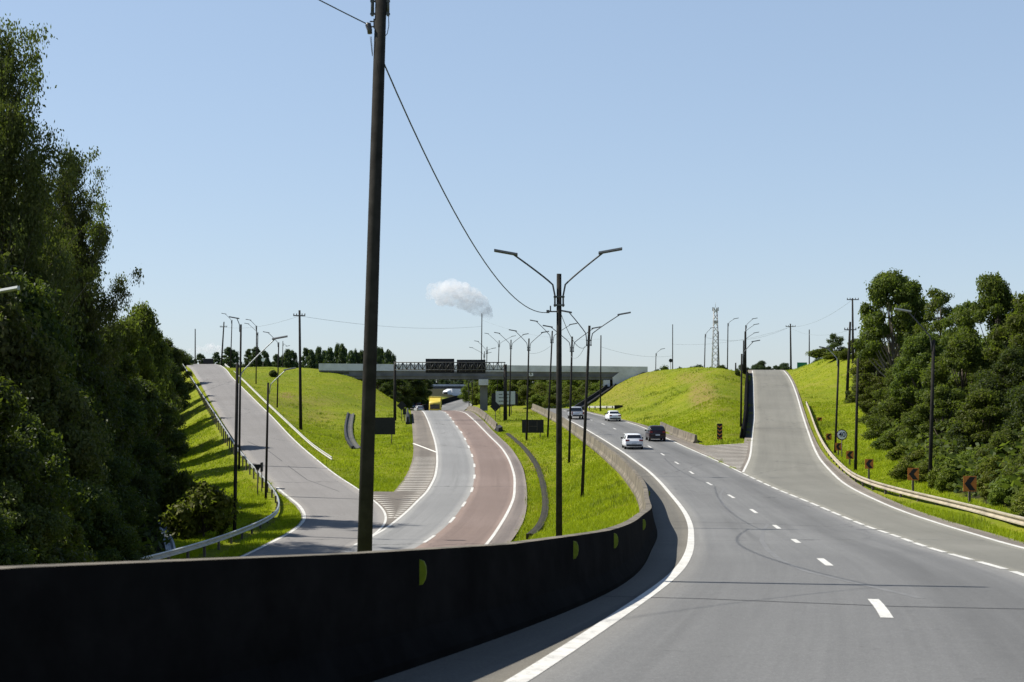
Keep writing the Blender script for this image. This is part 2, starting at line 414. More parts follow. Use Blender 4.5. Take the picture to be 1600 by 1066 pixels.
BY = [(1160.5, 739), (1171.8, 713), (1175, 685), (1176, 672.5), (1178, 654.5), (1177.5, 623), (1177, 600), (1176, 585)]
bW = Border(BW, prM, [(4, -2.3)]); bD = Border(BD, prM, [(10, 2.9), (0, .6)]); bR = Border(BR, prM, [(12, 6.3), (0, 4.2)])
bX = Border(BX, prR, [(14, 9.6), (0, 7.3)]); bY = Border(BY, prR)
# the median barrier: X over distance, and its height
BT = [(4.0, -5.0), (9.0, -3.24), (13.5, -1.55), (18, .05), (25, 1.72), (31, 2.62), (38, 3.4), (49, 4.75), (62, 5.85), (73, 6.85), (83, 7.45), (96, 7.95), (109, 8.25), (125, 8.25), (142, 8.0), (165, 7.4), (187, 6.65), (215, 5.2), (245, 3.6)]
_bt = pchip([a for a, b in BT], [b for a, b in BT]); BG = np.linspace(-12, 245, 800)
_bx = smooth(_bt(BG), 31, 2)
def barX(d): return np.interp(d, BG, _bx)
def barH(d): return np.interp(d, [0, 9, 13.5, 18, 25, 300], [1.5, 1.38, 1.2, 1.05, .97, .92])

LL = [(664.6, 648.6), (674, 672), (681, 696), (683, 713), (682, 733), (677.6, 750), (668, 767), (653, 782), (635.5, 799.7), (620, 812.6), (605, 824.5), (577, 840.6), (543, 857), (495, 877), (425, 903), (300, 945)]
LD = [(697.5, 645.5), (702.5, 651), (712, 664), (718.5, 672), (724.5, 682), (731, 695), (736.6, 709), (740.7, 724), (741.6, 743), (738, 764), (724, 789), (700.6, 819), (663, 848), (618, 873), (545, 903), (420, 945)]
LR = [(720, 643), (728, 645.5), (742, 657), (764.7, 680), (787, 702.6), (799.7, 725), (806, 750), (805.5, 772.8), (798, 795), (783.8, 820.6), (767.8, 844.5), (740, 874), (690, 905), (600, 945)]
LE = [(735, 643), (748.7, 651.6), (771, 674), (803, 706), (819, 738), (823, 763), (823.6, 782), (819, 811), (803, 840), (772, 874), (722, 905), (640, 945)]
LS = [(643, 650), (644, 661.6), (645.5, 690), (646, 704.7), (642, 726), (631, 748), (618, 765)]
SL = [(291, 570.6), (319, 608.7), (345, 653), (366, 687.5), (387, 716), (414, 745), (440, 771.6), (460, 786), (471, 802), (468, 818), (451.5, 831), (420, 847), (379.5, 867), (320, 892), (200, 930)]
SR = [(346, 572), (366, 593), (387, 614), (411, 637.6), (450, 678), (492, 716), (529, 745), (550, 758), (577, 777), (592, 788.5), (601, 800), (603.5, 811), (598, 824), (577, 840.6)]
bLL = Border(LL, prL); bLD = Border(LD, prL); bLR = Border(LR, prL); bLE = Border(LE, prL); bLS = Border(LS, prL)
bSL = Border(SL, prS); bSR = Border(SR, prS)

def strip(name, dd, bl, br, zl, zr, mat, parent, nlat=6, lift=0.0, kind=None):
    """a paved strip between two lines, with a skirt down into the ground"""
    dd = np.asarray(dd, float); xl = bl(dd); xr = br(dd); zL_, zR_ = zl(dd), zr(dd)
    t = np.linspace(0, 1, nlat+1)
    X = xl[:, None]*(1-t)+xr[:, None]*t; Z = zL_[:, None]*(1-t)+zR_[:, None]*t+lift; Y = np.repeat(dd[:, None], nlat+1, 1)
    mid = (xl+xr)/2; s = np.concatenate([[0], np.cumsum(np.hypot(np.diff(mid), np.diff(dd)))])
    U = X-xl[:, None]; V = np.repeat(s[:, None], nlat+1, 1)
    n, k = X.shape
    vs = np.stack([X, Y, Z], -1).reshape(-1, 3); uv = np.stack([U, V], -1).reshape(-1, 2)
    i = np.arange(n-1)[:, None]*k+np.arange(k-1)[None]
    fs = np.stack([i, i+1, i+k+1, i+k], -1).reshape(-1, 4)
    sk = []
    for j in (0, k-1):
        b0 = len(vs); low = np.stack([X[:, j], Y[:, j], Z[:, j]-.3], -1)
        vs = np.concatenate([vs, low]); uv = np.concatenate([uv, np.stack([U[:, j], V[:, j]], -1)])
        a = np.arange(n-1)
        sk.append(np.stack([a*k+j, (a+1)*k+j, b0+a+1, b0+a], -1))
    fs = np.concatenate([fs]+sk)
    return link(name, me_np(name, vs, fs, uv, True), mat, parent)

def flat_line(mb, pts, width, lift=.006):
    """painted line along world points lying on a road"""
    pts = [Vector(p) for p in pts]; n0 = len(mb.v)
    for i, p in enumerate(pts):
        t = pts[min(i+1, len(pts)-1)]-pts[max(i-1, 0)]; t.z = 0; t.normalize(); s = Vector((-t.y, t.x, 0))*width/2
        mb.v += [tuple(p+s+Vector((0, 0, lift))), tuple(p-s+Vector((0, 0, lift)))]
    for i in range(len(pts)-1):
        a = n0+2*i; mb.f.append((a, a+2, a+3, a+1)); mb.s.append(False)
def arc_dash(b, z, d0, d1, on, period, width, mb, phase=0.0, lift=.006):
    g = np.arange(d0, d1, .25); x = b(g); s = np.concatenate([[0], np.cumsum(np.hypot(np.diff(x), np.diff(g)))])
    q = phase
    while q+on < s[-1]:
        ss = np.linspace(q, q+on, 4); dq = np.interp(ss, s, g)
        flat_line(mb, [(float(b(a)), float(a), float(z(a))) for a in dq], width, lift); q += period

dN = np.concatenate([np.arange(-14, 40, .5), np.arange(40, 130, 1.0)])
dF = np.arange(129, 251, 2.0)
dM = np.concatenate([dN, dF])
zM, zR, zS, zLn = prM.z, prR.z, prS.z, zL
def build_roads():
    hw = tag(thing('highway', None, None), kind='structure')
    strip('carriageway', dM, bW, bR, zM, zM, M['asphalt'], hw, 12)
    strip('inner_shoulder', dM, lambda d: barX(d)-.05, bW, zM, zM, M['asphalt_shoulder'], hw, 4)
    # merging ramp: one sheet with the road until they part
    dr = np.concatenate([dN[dN <= 104], np.arange(105, 275, 1.5)])
    bYY = lambda d: np.where(np.asarray(d) < 104, bR(d), bY(d))
    rp = tag(thing('entry_ramp', None, None), kind='structure')
    strip('ramp_pavement', dr, bYY, bX, zR, zR, M['asphalt_ramp'], rp, 8)
    strip('ramp_shoulder', dr, bX, lambda d: bX(d)+np.interp(d, [0, 40, 100, 140, 160, 200, 270], [.7, .7, .9, .5, .4, .4, .5]), zR, zR, M['asphalt_gore'], rp, 2)
    strip('ramp_edge', np.arange(140, 275, 1.5), lambda d: bY(d)-.75, bY, zR, zR, M['asphalt_gore'], rp, 1)
    dg = np.arange(104, 141, 1.0)
    strip('gore_pavement', dg, bR, bY, zM, zR, M['asphalt_gore'], hw, 5)
    strip('outer_shoulder', np.arange(140, 251, 2.0), bR, lambda d: bR(d)+np.interp(d, [140, 146, 175, 200, 250], [2.6, 2.0, 1.2, .8, .8]), zM, zM, M['asphalt_gore'], hw, 2)
    # paint
    mb = MB(); g = np.concatenate([np.arange(-12, 40, .5), np.arange(40, 250, 2.0)])
    flat_line(mb, [(float(bW(d)), d, float(zM(d))) for d in g], .21)
    g = np.arange(104, 250, 1.5); flat_line(mb, [(float(bR(d)), d, float(zM(d))) for d in g], .17)
    mb.build('edge_line', M['paint'], hw)
    mb = MB(); arc_dash(bD, zM, 1, 250, 3.0, 12.0, .17, mb, 6.6); arc_dash(bR, zM, -5, 104, 2.75, 3.55, .17, mb); mb.build('lane_dashes', M['paint'], hw)
    mb = MB(); g = np.concatenate([np.arange(-5, 40, .5), np.arange(40, 262, 1.5)])
    flat_line(mb, [(float(bX(d)), d, float(zR(d))) for d in g], .18)
    g = np.arange(104.5, 262, 1.5); flat_line(mb, [(float(bY(d)), d, float(zR(d))) for d in g], .17)
    mb.build('edge_line', M['paint'], rp)
    mb = MB()
    for d in np.arange(108, 140, 1.75):
        a = Vector((float(bR(d))+.25, d, float(zM(d)))); b = Vector((float(bY(d))-.3, d+.2, float(zR(d)))); flat_line(mb, [a, a.lerp(b, .5), b], .36)
    mb.build('gore_hatching', M['paint_worn'], hw)
    mb = MB(); d0, d1 = prM.dv(668), prM.dv(661)
    flat_line(mb, [(float(bR(d0)), d0, float(zM(d0))), (float(bR(d1)), d1, float(zM(d1)))], .2)
    # thin dark lines and tyre marks
    def pix(pts, prof, n=8):
        o = []
        for (u0, v0), (u1, v1) in zip(pts, pts[1:]):
            for t in np.linspace(0, 1, n, endpoint=False):
                v = v0+(v1-v0)*t; d = prof.dv(v); o.append(((u0+(u1-u0)*t-800)/F*d, d, float(prof.z(d))))
        d = prof.dv(pts[-1][1]); o.append(((pts[-1][0]-800)/F*d, d, float(prof.z(d)))); return o
    mb = MB()
    for pts in ([(942, 932), (1100, 936), (1400, 948), (1600, 952)], [(1048, 815), (1140, 817), (1300, 823)], [(1010, 757), (1100, 760)]):  # thin dark lines running across the highway
        flat_line(mb, pix(pts, prM), .045, .004)
    mb.build('thin_dark_line', M['dark_line'], hw)
    mb = MB()
    for pts in ([(1200, 819), (1192, 830), (1190, 845), (1200, 860), (1220, 876), (1260, 893), (1340, 912), (1440, 935)], [(1132, 762), (1126, 772), (1127, 785), (1140, 798), (1165, 808)]):
        q = pix(pts, prM, 5)
        flat_line(mb, q, .14, .003)
    mb.build('tyre_marks', M['tyre_mark'], hw)
    mb = MB()
    for pts in ([(1176, 637), (1254, 640)], [(1174, 671), (1262, 675)], [(1178, 600), (1240, 602)]):
        flat_line(mb, pix(pts, prR), .07, .004)
    mb.build('thin_dark_line', M['dark_line'], rp)
    # ---- the other carriageway, in a grey and a reddish lane
    lw = tag(thing('opposite_carriageway', None, None), kind='structure')
    d1 = np.concatenate([np.arange(60, 250, 1.5), np.arange(250, 281, 2.0)])
    strip('grey_lane', d1, bLL, bLD, zLn, zLn, M['asphalt_left'], lw, 6)
    strip('reddish_lane', d1, bLD, bLR, zLn, zLn, M['asphalt_red'], lw, 6)
    strip('pinkish_shoulder', d1, bLR, bLE, zLn, zLn, M['asphalt_pink'], lw, 3)
    strip('brown_shoulder', np.arange(114, 262, 1.5), bLS, bLL, zLn, zLn, M['asphalt_gore'], lw, 3)
    er = tag(thing('exit_ramp', None, None), kind='structure')
    mrg = prS.dv(824); zm = float(prL.dv(840.6))
    bSRR = lambda d: np.where(np.asarray(d) < zm+.3, bLL(d), bSR(d))
    d2 = np.concatenate([np.arange(62, 124, 1.0), np.arange(124, 300, 1.5)])
    strip('ramp_pavement', d2, bSL, bSRR, zS, zS, M['asphalt_rampL'], er, 8)
    d3 = np.arange(zm+.3, 115, .75)
    strip('gore_pavement', d3, bSR, bLL, zS, zLn, M['asphalt_gore'], lw, 5)
    mb = MB()
    flat_line(mb, [(float(bLL(d)), d, float(zLn(d))) for d in np.arange(83, 258, 1.2)], .2)
    flat_line(mb, [(float(bLR(d))-.1, d, float(zLn(d))) for d in np.arange(62, 262, 1.2)], .2)
    mb.build('edge_line', M['paint'], lw)
    mb = MB(); arc_dash(bLD, zLn, 62, 258, 3.4, 10.4, .2, mb, 2.0); arc_dash(bLL, zLn, 62, 82, 2.6, 4.6, .2, mb, .8); mb.build('lane_dashes', M['paint'], lw)
    mb = MB()
    flat_line(mb, [(float(bSL(d))+.2, d, float(zS(d))) for d in np.arange(64, 118, .8)], .22)
    flat_line(mb, [(float(bSR(d)), d, float(zS(d))) for d in np.arange(zm+.5, 285, 1.0)], .16)
    mb.build('edge_line', M['paint'], er)
    mb = MB()
    for d in np.arange(88, 147, 1.35):
        xr = float(bLL(d))-.2
        if d < 113.5: a = Vector((float(bSR(d))+.25, d, float(zS(d))))
        else: a = Vector((float(bLS(d))+.15, d, float(zLn(d))))
        b = Vector((xr, d, float(zLn(d)))); m_ = a.lerp(b, .5)+Vector((0, .5 if d < 113 else .05, 0))
        if b.x-a.x > .5: flat_line(mb, [a, m_, b], .36, .008)
    da, db = prL.dv(707), prL.dv(693)
    flat_line(mb, [(float(bLL(da)), da, float(zLn(da))), (float(bLS(db)), db, float(zLn(db)))], .3)
    mb.build('gore_hatching', M['paint_worn'], lw)
    mb = MB()
    for pts in ([(665, 662), (770, 663)],): flat_line(mb, pix(pts, prL), .08, .004)
    mb.build('thin_dark_line', M['dark_line'], lw)
    mb = MB()
    for pts in ([(392, 727), (495, 731)], [(320, 611), (366, 594)], [(455, 776), (560, 780)], [(387, 690), (420, 705), (441, 721)], [(450, 728), (480, 750), (530, 768)]): flat_line(mb, pix(pts, prS), .07, .004)
    mb.build('thin_dark_line', M['dark_line'], er)
    # ---- far road beyond the dip, and the road over the bridge
    fx = pchip([270, 300, 340, 400, 520, 650, 800], [-13.5, -15.6, -16.2, -15.4, -13.2, -8.5, 0])
    fr = tag(thing('far_road', None, None), kind='structure')
    dd = np.arange(279, 800, 5.0); h = lambda d: np.interp(d, [279, 340, 420, 800], [4.2, 4.6, 4.4, 4.0])
    strip('road_surface', dd, lambda d: fx(d)-h(d), lambda d: fx(d)+h(d), zLn, zLn, M['asphalt'], fr, 3)
    sr = tag(thing('side_road', None, None), kind='structure')
    strip('road_surface', np.arange(285, 430, 5.0), lambda d: fx(d)-h(d)-11-np.interp(d, [285, 430], [0, 5]), lambda d: fx(d)-h(d)-2.5, lambda d: zLn(d)+.3, lambda d: zLn(d)+.2, M['asphalt_shoulder'], sr, 3)
    cr = tag(thing('crossing_road', None, None), kind='structure')
    xs = np.arange(-75, 75, 3.0)
    def crossZ(x): return CZ+np.interp(x, [-80, -60, -36, 0, 25, 40, 75], [5.2, 5.2, 4.9, 4.4, 3.9, 3.75, 3.7])
    mbx = []
    vs = []; fs = []; uv = []
    for x in xs:
        for k, y in enumerate((266.5, 270, 276.5)): vs.append((x, y, float(crossZ(x)))); uv.append((y, x))
    for i in range(len(xs)-1):
        for k in range(2): a = i*3+k; fs.append((a, a+3, a+4, a+1))
    return crossZ, fx, h
crossZ, farX, farH = build_roads()
bYY = lambda d: np.where(np.asarray(d) < 104, bR(d), bY(d))

# ------------------------------------------------------------------ terrain
def axis(lo, hi, step, far, growth):
    a = list(np.arange(lo, hi+1e-6, step)); s = step; q = a[-1]
    while q < far[1]: s *= growth; q += s; a.append(q)
    s = step; q = a[0]; pre = []
    while q > far[0]: s *= growth; q -= s; pre.append(q)
    return np.array(pre[::-1]+a)
GX = axis(-62, 62, .8, (-3500, 3500), 1.13)
GY = axis(-16, 285, .9, (-400, 6000), 1.11)
NX, NY = len(GX), len(GY)
fixed = np.zeros((NY, NX), bool); hz = np.zeros((NY, NX)); hw_ = np.zeros((NY, NX))
onroad = np.zeros((NY, NX), bool)
def nearest(ax, q): return int(np.clip(np.searchsorted((ax[1:]+ax[:-1])/2, q), 0, len(ax)-1))
def pin(x, y, z):
    i, j = nearest(GY, y), nearest(GX, x)
    if onroad[i, j]: return
    hz[i, j] = (hz[i, j]*hw_[i, j]+z)/(hw_[i, j]+1); hw_[i, j] += 1; fixed[i, j] = True
def pinline(pts, n=60):
    pts = [Vector(p) for p in pts]
    for a, b in zip(pts, pts[1:]):
        L = (b-a).length
        for t in np.linspace(0, 1, max(2, int(L/.7))): q = a.lerp(b, t); pin(q.x, q.y, q.z)
def pinroad(bl, br, zf, d0, d1, marg=.45, drop=.14, zf2=None):
    for i, y in enumerate(GY):
        if not d0 <= y <= d1: continue
        xl, xr = float(bl(y)), float(br(y)); z0 = float(zf(y)); z1 = float(zf2(y)) if zf2 else z0
        for j in np.where((GX > xl-marg) & (GX < xr+marg))[0]:
            t = np.clip((GX[j]-xl)/max(xr-xl, .1), 0, 1)
            hz[i, j] = z0*(1-t)+z1*t-drop; fixed[i, j] = True; onroad[i, j] = True; hw_[i, j] = 1
pinroad(lambda d: barX(d)-.15, bR, zM, -16, 252, .0)
pinroad(bYY, lambda d: bX(d)+np.interp(d, [0, 100, 130, 270], [.8, .7, .1, .2]), zR, -16, 276)
pinroad(bR, bY, zM, 103, 142, .2, .14, zR)
pinroad(bR, lambda d: bR(d)+1.0, zM, 140, 252, .2)
pinroad(bLL, bLE, zLn, 58, 282); pinroad(bLS, bLL, zLn, 112, 262, .3)
pinroad(bSL, lambda d: np.where(np.asarray(d) < 96, bLL(d), bSR(d)), zS, 58, 302, .5)
pinroad(bSR, bLL, zS, 83, 115, .3, .14, zLn)
pinroad(lambda d: farX(d)-farH(d), lambda d: farX(d)+farH(d), zLn, 279, 800, 1.0)
pinroad(lambda d: farX(d)-farH(d)-15, lambda d: farX(d)-farH(d)-2.5, lambda d: zLn(d)+.15, 285, 430, 1.0)

def rail_line(pts, edge, off, dmin=20):
    """rail top pixels -> world points standing off metres from a road edge"""
    out = []
    g = np.arange(dmin, 300, .1); x = edge(g)+off
    for u, v in pts:
        e = (u-800)/F*g-x; k = np.where(np.diff(np.sign(e)) != 0)[0]
        if len(k) == 0: continue
        d = g[k[0]]; out.append(P(u, v, d))
    return out
def rail_by_height(pts, prof, dz):
    out = []; g = np.arange(30, 290, .1); vv = HV-F*(prof.z(g)+dz-CZ)/g
    for u, v in pts:
        k = int(np.argmin(np.abs(vv-v))); out.append(P(u, v, float(g[k])))
    return out
RAIL_R = rail_by_height([(1260, 627), (1264, 636), (1276, 670), (1289, 695), (1303.5, 713.5), (1322, 730.6), (1335, 742), (1361, 751.6), (1400, 761.5), (1450, 773), (1494, 783), (1550, 795)], prR, .55)
RAIL_L = rail_line([(283, 564.5), (311, 608.7), (337, 648), (361, 685), (371, 701), (391, 723), (415.5, 750), (429, 762.7)], bSL, -.8, 105)
RAIL_L += [P(440, 776, 111.5), P(443.5, 785, 107.5), P(440, 795, 103), P(429, 804, 98.5), P(397.5, 818, 91), P(364, 831, 84), P(330, 842.6, 78.5), P(285, 856, 73), P(230, 870, 68), P(150, 888, 62)]
RAIL_W = rail_line([(351.6, 568), (376.6, 589), (410.7, 622), (450, 658.6), (489.5, 695), (519, 714)], bSR, 1.9, 105)
def thin(path, step):
    path = [Vector(p) for p in path]; xy = [0]
    for a, b in zip(path, path[1:]): xy.append(xy[-1]+(b-a).length)
    n = max(2, int(xy[-1]/step)+1); s = np.linspace(0, xy[-1], n)
    c = [smooth(np.interp(s, xy, [p[k] for p in path]), 7, 2) if n > 12 else np.interp(s, xy, [p[k] for p in path]) for k in range(3)]
    return [Vector(q) for q in zip(*c)]
# extend the right rail past the frame
dq = np.arange(50, 6, -4.0); ex = [Vector((float(bX(d))+np.interp(d, [0, 55], [2.6, 1.9]), d, float(zR(d))+.5)) for d in dq]
RAIL_R = RAIL_R + ex
RAIL_R = thin(RAIL_R, 2.0); RAIL_L = thin(RAIL_L, 2.0); RAIL_W = thin(RAIL_W, 2.0)
for r in (RAIL_R, RAIL_L, RAIL_W): pinline([p-Vector((0, 0, .8)) for p in r])
# grass banks (break lines)
pinline([P(345, 571.5, 283), P(380, 571, 282), P(440, 571.5, 278), P(500, 575, 268), P(548, 583, 263)])
pinline([P(548, 583, 263), P(584, 604, 258), P(607, 625, 250), P(637, 650, 240)])
pinline([P(440, 590, 262), P(500, 610, 242), P(560, 650, 215), P(600, 690, 175)])
pinline([P(480, 640, 222), P(520, 680, 185), P(560, 720, 150)])
# bank left of the exit ramp, down to the wood
pinline([P(268, 585, 285), P(262, 640, 225), P(262, 690, 185), P(262, 735, 150), P(262, 765, 125)])
pinline([P(330, 700, 160), P(340, 745, 132), P(350, 790, 112), P(340, 832, 90)])
pinline([P(258, 800, 110), P(262, 862, 78), P(200, 890, 66)])
pinline([Vector((-24, 40, CZ-8.9)), Vector((-30, 66, CZ-9.2)), Vector((-42, 100, CZ-9.8)), Vector((-56, 150, CZ-7)), Vector((-75, 210, CZ-2)), Vector((-85, 275, CZ+5))])
pinline([Vector((-60, 40, CZ-8)), Vector((-80, 100, CZ-8)), Vector((-110, 200, CZ-2)), Vector((-120, 290, CZ+5))])
# median
pinline([Vector((float(barX(d))-.9-max(0, (d-70)*.0), d, float(zM(d))-np.interp(d, [0, 20, 60, 100, 200], [.35, .4, .35, .3, .3]))) for d in np.arange(-10, 245, 3)])
pinline([Vector((-3.2, 27.5, CZ-4.2)), Vector((-1.5, 40, CZ-5.0)), Vector((1.87, 56.5, CZ-6.0)), Vector((4.6, 92, CZ-7.0))])
pinline([P(735, 955, 58), P(775, 905, 66), P(806, 880, 74), P(822, 850, 82)])
pinline([Vector((float(bLE(d))+1.2, d, float(zLn(d))-.25)) for d in np.arange(84, 180, 3)])
pinline([Vector((float(bLE(d))+3.2, d, float(zLn(d))+.35)) for d in np.arange(84, 180, 3)])
pinline([Vector((-20, 30, CZ-7)), Vector((-12, 20, CZ-4.5)), Vector((-8, 5, CZ-2.8)), Vector((-12, -14, CZ-2))])
pinline([Vector((-40, 30, CZ-8.5)), Vector((-30, 0, CZ-6)), Vector((-40, -16, CZ-5))])
# right mound between highway and entry ramp
pinline([P(985, 582, 266), P(1010, 578, 264), P(1045, 575, 258), P(1075, 572, 250), P(1110, 571.5, 240), P(1145, 575, 232), P(1160, 582, 228)])
pinline([P(1168, 592, 232), P(1168, 620, 200), P(1168, 650, 175), P(1163, 680, 150), P(1145, 700, 137)])
pinline([P(1110, 571.5, 240), P(1112, 600, 205), P(1118, 640, 172), P(1122, 675, 150)])
pinline([P(1050, 600, 235), P(1060, 640, 200), P(1085, 670, 165)])
pinline([P(958, 603, 262), P(930, 628, 258), P(905, 643, 255)])
# bank right of the entry ramp
pinline([P(1245, 582, 262), P(1262, 570, 258), P(1285, 558, 246), P(1310, 555, 232), P(1335, 556, 222), P(1360, 560, 210)])
pinline([P(1300, 610, 205), P(1330, 650, 172), P(1345, 690, 140), P(1375, 722, 112)])
pinline([P(1345, 620, 192), P(1352, 655, 165), P(1400, 705, 122), P(1450, 742, 92), P(1520, 775, 70), P(1600, 800, 56), P(1750, 860, 40)])
pinline([Vector((30, 30, CZ-3)), Vector((40, 62, CZ-1.5)), Vector((52, 110, CZ+1.5)), Vector((66, 180, CZ+6)), Vector((80, 240, CZ+8))])
pinline([Vector((70, 20, CZ+4)), Vector((85, 110, CZ+7)), Vector((110, 240, CZ+10))])
# beyond the bridge
pinline([Vector((-34, 275, CZ+4.4)), Vector((-60, 276, CZ+5.1)), Vector((-120, 290, CZ+5.2))])
pinline([Vector((-36, 285, CZ+1)), Vector((-46, 330, CZ-2.5)), Vector((-55, 420, CZ-2))])
pinline([Vector((-75, 330, CZ+4.5)), Vector((-100, 430, CZ+5)), Vector((-200, 420, CZ+5))])
pinline([Vector((28, 275, CZ+3.2)), Vector((40, 280, CZ+3.6)), Vector((70, 290, CZ+4)), Vector((120, 300, CZ+8))])
pinline([Vector((3, 280, CZ-4.2)), Vector((8, 300, CZ-3.5)), Vector((22, 330, CZ-1)), Vector((45, 380, CZ+2.5))])
pinline([Vector((-2, 262, CZ-3.8)), Vector((12, 265, CZ-3.3))])
pinline([Vector((-12, 600, CZ-1.6)), Vector((40, 600, CZ+2)), Vector((-80, 600, CZ+1))])
pinline([Vector((-150, 1000, CZ+2)), Vector((0, 1000, CZ+2)), Vector((150, 1000, CZ+3))])
for x in (-3000, -1000, -300, 0, 300, 1000, 3000):
    for y in (1800, 3500, 5500): pin(x, y, CZ-4)
    pin(x, -300, CZ-6)
for x in (-2500, -800, -250): pin(x, 0, CZ-6); pin(x, 300, CZ+3)
for x in (2500, 800, 250): pin(x, 0, CZ+6); pin(x, 300, CZ+9)

def solve():
    levels = []; f, h = fixed.copy(), np.where(fixed, hz, 0)
    while True:
        levels.append((f, h))
        if min(f.shape) < 12: break
        a, b = (f.shape[0]+1)//2, (f.shape[1]+1)//2
        fp = np.zeros((a*2, b*2)); hp = np.zeros((a*2, b*2)); fp[:f.shape[0], :f.shape[1]] = f; hp[:f.shape[0], :f.shape[1]] = h*f
        c = fp.reshape(a, 2, b, 2).sum((1, 3)); s = hp.reshape(a, 2, b, 2).sum((1, 3))
        f = c > 0; h = np.where(f, s/np.maximum(c, 1), 0)
    z = None
    for f, h in reversed(levels):
        if z is None: z = np.where(f, h, h[f].mean() if f.any() else CZ)
        else:
            z = np.repeat(np.repeat(z, 2, 0), 2, 1)[:f.shape[0], :f.shape[1]]; z = np.where(f, h, z)
        for _ in range(160):
            p = np.pad(z, 1, mode='edge'); n = (p[:-2, 1:-1]+p[2:, 1:-1]+p[1:-1, :-2]+p[1:-1, 2:])/4
            z = np.where(f, h, n)
    # soften the creases, leaving the road beds alone
    for _ in range(10):
        p = np.pad(z, 1, mode='edge'); n = (p[:-2, 1:-1]+p[2:, 1:-1]+p[1:-1, :-2]+p[1:-1, 2:])/4
        z = np.where(onroad, hz, n)
    return z
TZ = solve()
# gentle lumps off the road beds
from mathutils import noise as mnoise
near_road = onroad.copy()
for _ in range(2):
    q = near_road.copy(); q[1:] |= near_road[:-1]; q[:-1] |= near_road[1:]; q[:, 1:] |= near_road[:, :-1]; q[:, :-1] |= near_road[:, 1:]; near_road = q
for i in range(NY):
    if GY[i] > 300: break
    for j in range(NX):
        if not near_road[i, j] and abs(GX[j]) < 62:
            TZ[i, j] += .10*mnoise.noise((GX[j]*.45, GY[i]*.3, 0))+.05*mnoise.noise((GX[j]*1.3, GY[i]*.9, 3))
def H(x, y):
    i = int(np.clip(np.searchsorted(GY, y)-1, 0, NY-2)); j = int(np.clip(np.searchsorted(GX, x)-1, 0, NX-2))
    a = (y-GY[i])/(GY[i+1]-GY[i]); b = (x-GX[j])/(GX[j+1]-GX[j])
    return float((TZ[i, j]*(1-b)+TZ[i, j+1]*b)*(1-a)+(TZ[i+1, j]*(1-b)+TZ[i+1, j+1]*b)*a)
def ground(u, v, d0=15.0, d1=420.0):
    """first point of the ground seen at pixel (u,v)"""
    d = d0
    while d < d1:
        p = P(u, v, d)
        if p.z < H(p.x, p.y):
            lo, hi = d-1.0, d
            for _ in range(12):
                m = (lo+hi)/2; q = P(u, v, m)
                if q.z < H(q.x, q.y): hi = m
                else: lo = m
            q = P(u, v, hi); q.z = H(q.x, q.y); return q
        d += 1.0
    return None
def foot(u, d):
    x = (u-800)/F*d; return Vector((x, d, H(x, d)))
def topz(v, d): return CZ+(HV-v)/F*d

gx, gy = np.meshgrid(GX, GY)
tv = np.stack([gx, gy, TZ], -1).reshape(-1, 3)
ii = np.arange(NY-1)[:, None]*NX+np.arange(NX-1)[None]
tf = np.stack([ii, ii+1, ii+NX+1, ii+NX], -1).reshape(-1, 4)
tme = me_np('grass_ground', tv, tf, None, True)
soil = np.zeros(NY*NX, np.float32)
def soil_spot(u0, v0, ru, rv, k):
    d = tv[:, 1]; ok = d > 20
    uu = np.where(ok, 800+F*tv[:, 0]/np.maximum(d, 1), -9999); vv = np.where(ok, HV-F*(tv[:, 2]-CZ)/np.maximum(d, 1), -9999)
    r = ((uu-u0)/ru)**2+((vv-v0)/rv)**2
    soil[:] = np.maximum(soil, np.where(ok & (d < 300), k*np.clip(1.5-r, 0, 1), 0))
for s_ in ((1098, 618, 22, 22, .9), (1080, 590, 22, 10, .6), (1125, 632, 20, 14, .55), (470, 628, 60, 9, .35), (500, 650, 25, 10, .45), (448, 618, 12, 5, .9), (1235, 612, 10, 20, .4), (826, 780, 6, 70, .9), (1110, 660, 30, 6, .3), (840, 640, 40, 6, .5), (965, 612, 36, 26, .4), (1010, 590, 30, 12, .4)):
    soil_spot(*s_)
dd_ = tv[:, 1]; off_ = tv[:, 0]-bLE(dd_); band = (dd_ > 80) & (dd_ < 178) & (off_ > .9) & (off_ < 1.9)
soil[band] = 1.0
at = tme.attributes.new('soil', 'FLOAT', 'POINT'); at.data.foreach_set('value', soil)
terrain = tag(link('ground', tme, M['grass']), kind='structure')
def text_mesh(name, tc, loc, mat, parent):
    to = bpy.data.objects.new(name, tc); COL.objects.link(to)
    bpy.context.view_layer.update()
    me = bpy.data.meshes.new_from_object(to.evaluated_get(bpy.context.evaluated_depsgraph_get()))
    bpy.data.objects.remove(to); bpy.data.curves.remove(tc)
    me.transform(Matrix.Rotation(math.radians(90), 4, 'X')); me.materials.clear()
    return link(name, me, mat, parent, loc)
# ------------------------------------------------------------------ barriers and guardrails
def barrier(name, label, path, heights, mat, bw=.30, tw=.10, cat='barrier'):
    r = thing(name, label, cat, path[0])
    mb = MB(); mb.extrude_profile(path, [(-bw, -.12), (-bw, .08), (-bw*.55, .3), (-tw, 1.0), (tw, 1.0), (bw*.55, .3), (bw, .08), (bw, -.12)], ups=heights)
    return r, mb.build('wall', mat, r)
gB = np.concatenate([np.arange(-4, 40, .5), np.arange(40, 246, 1.5)])
pB = [Vector((float(barX(d)), d, float(zM(d)))) for d in gB]; hB = [float(barH(d)) for d in gB]
med, wallB = barrier('concrete_barrier', 'long shade-black concrete median barrier sweeping along the inside of the curving highway', pB, hB, M['concrete_shaded'])
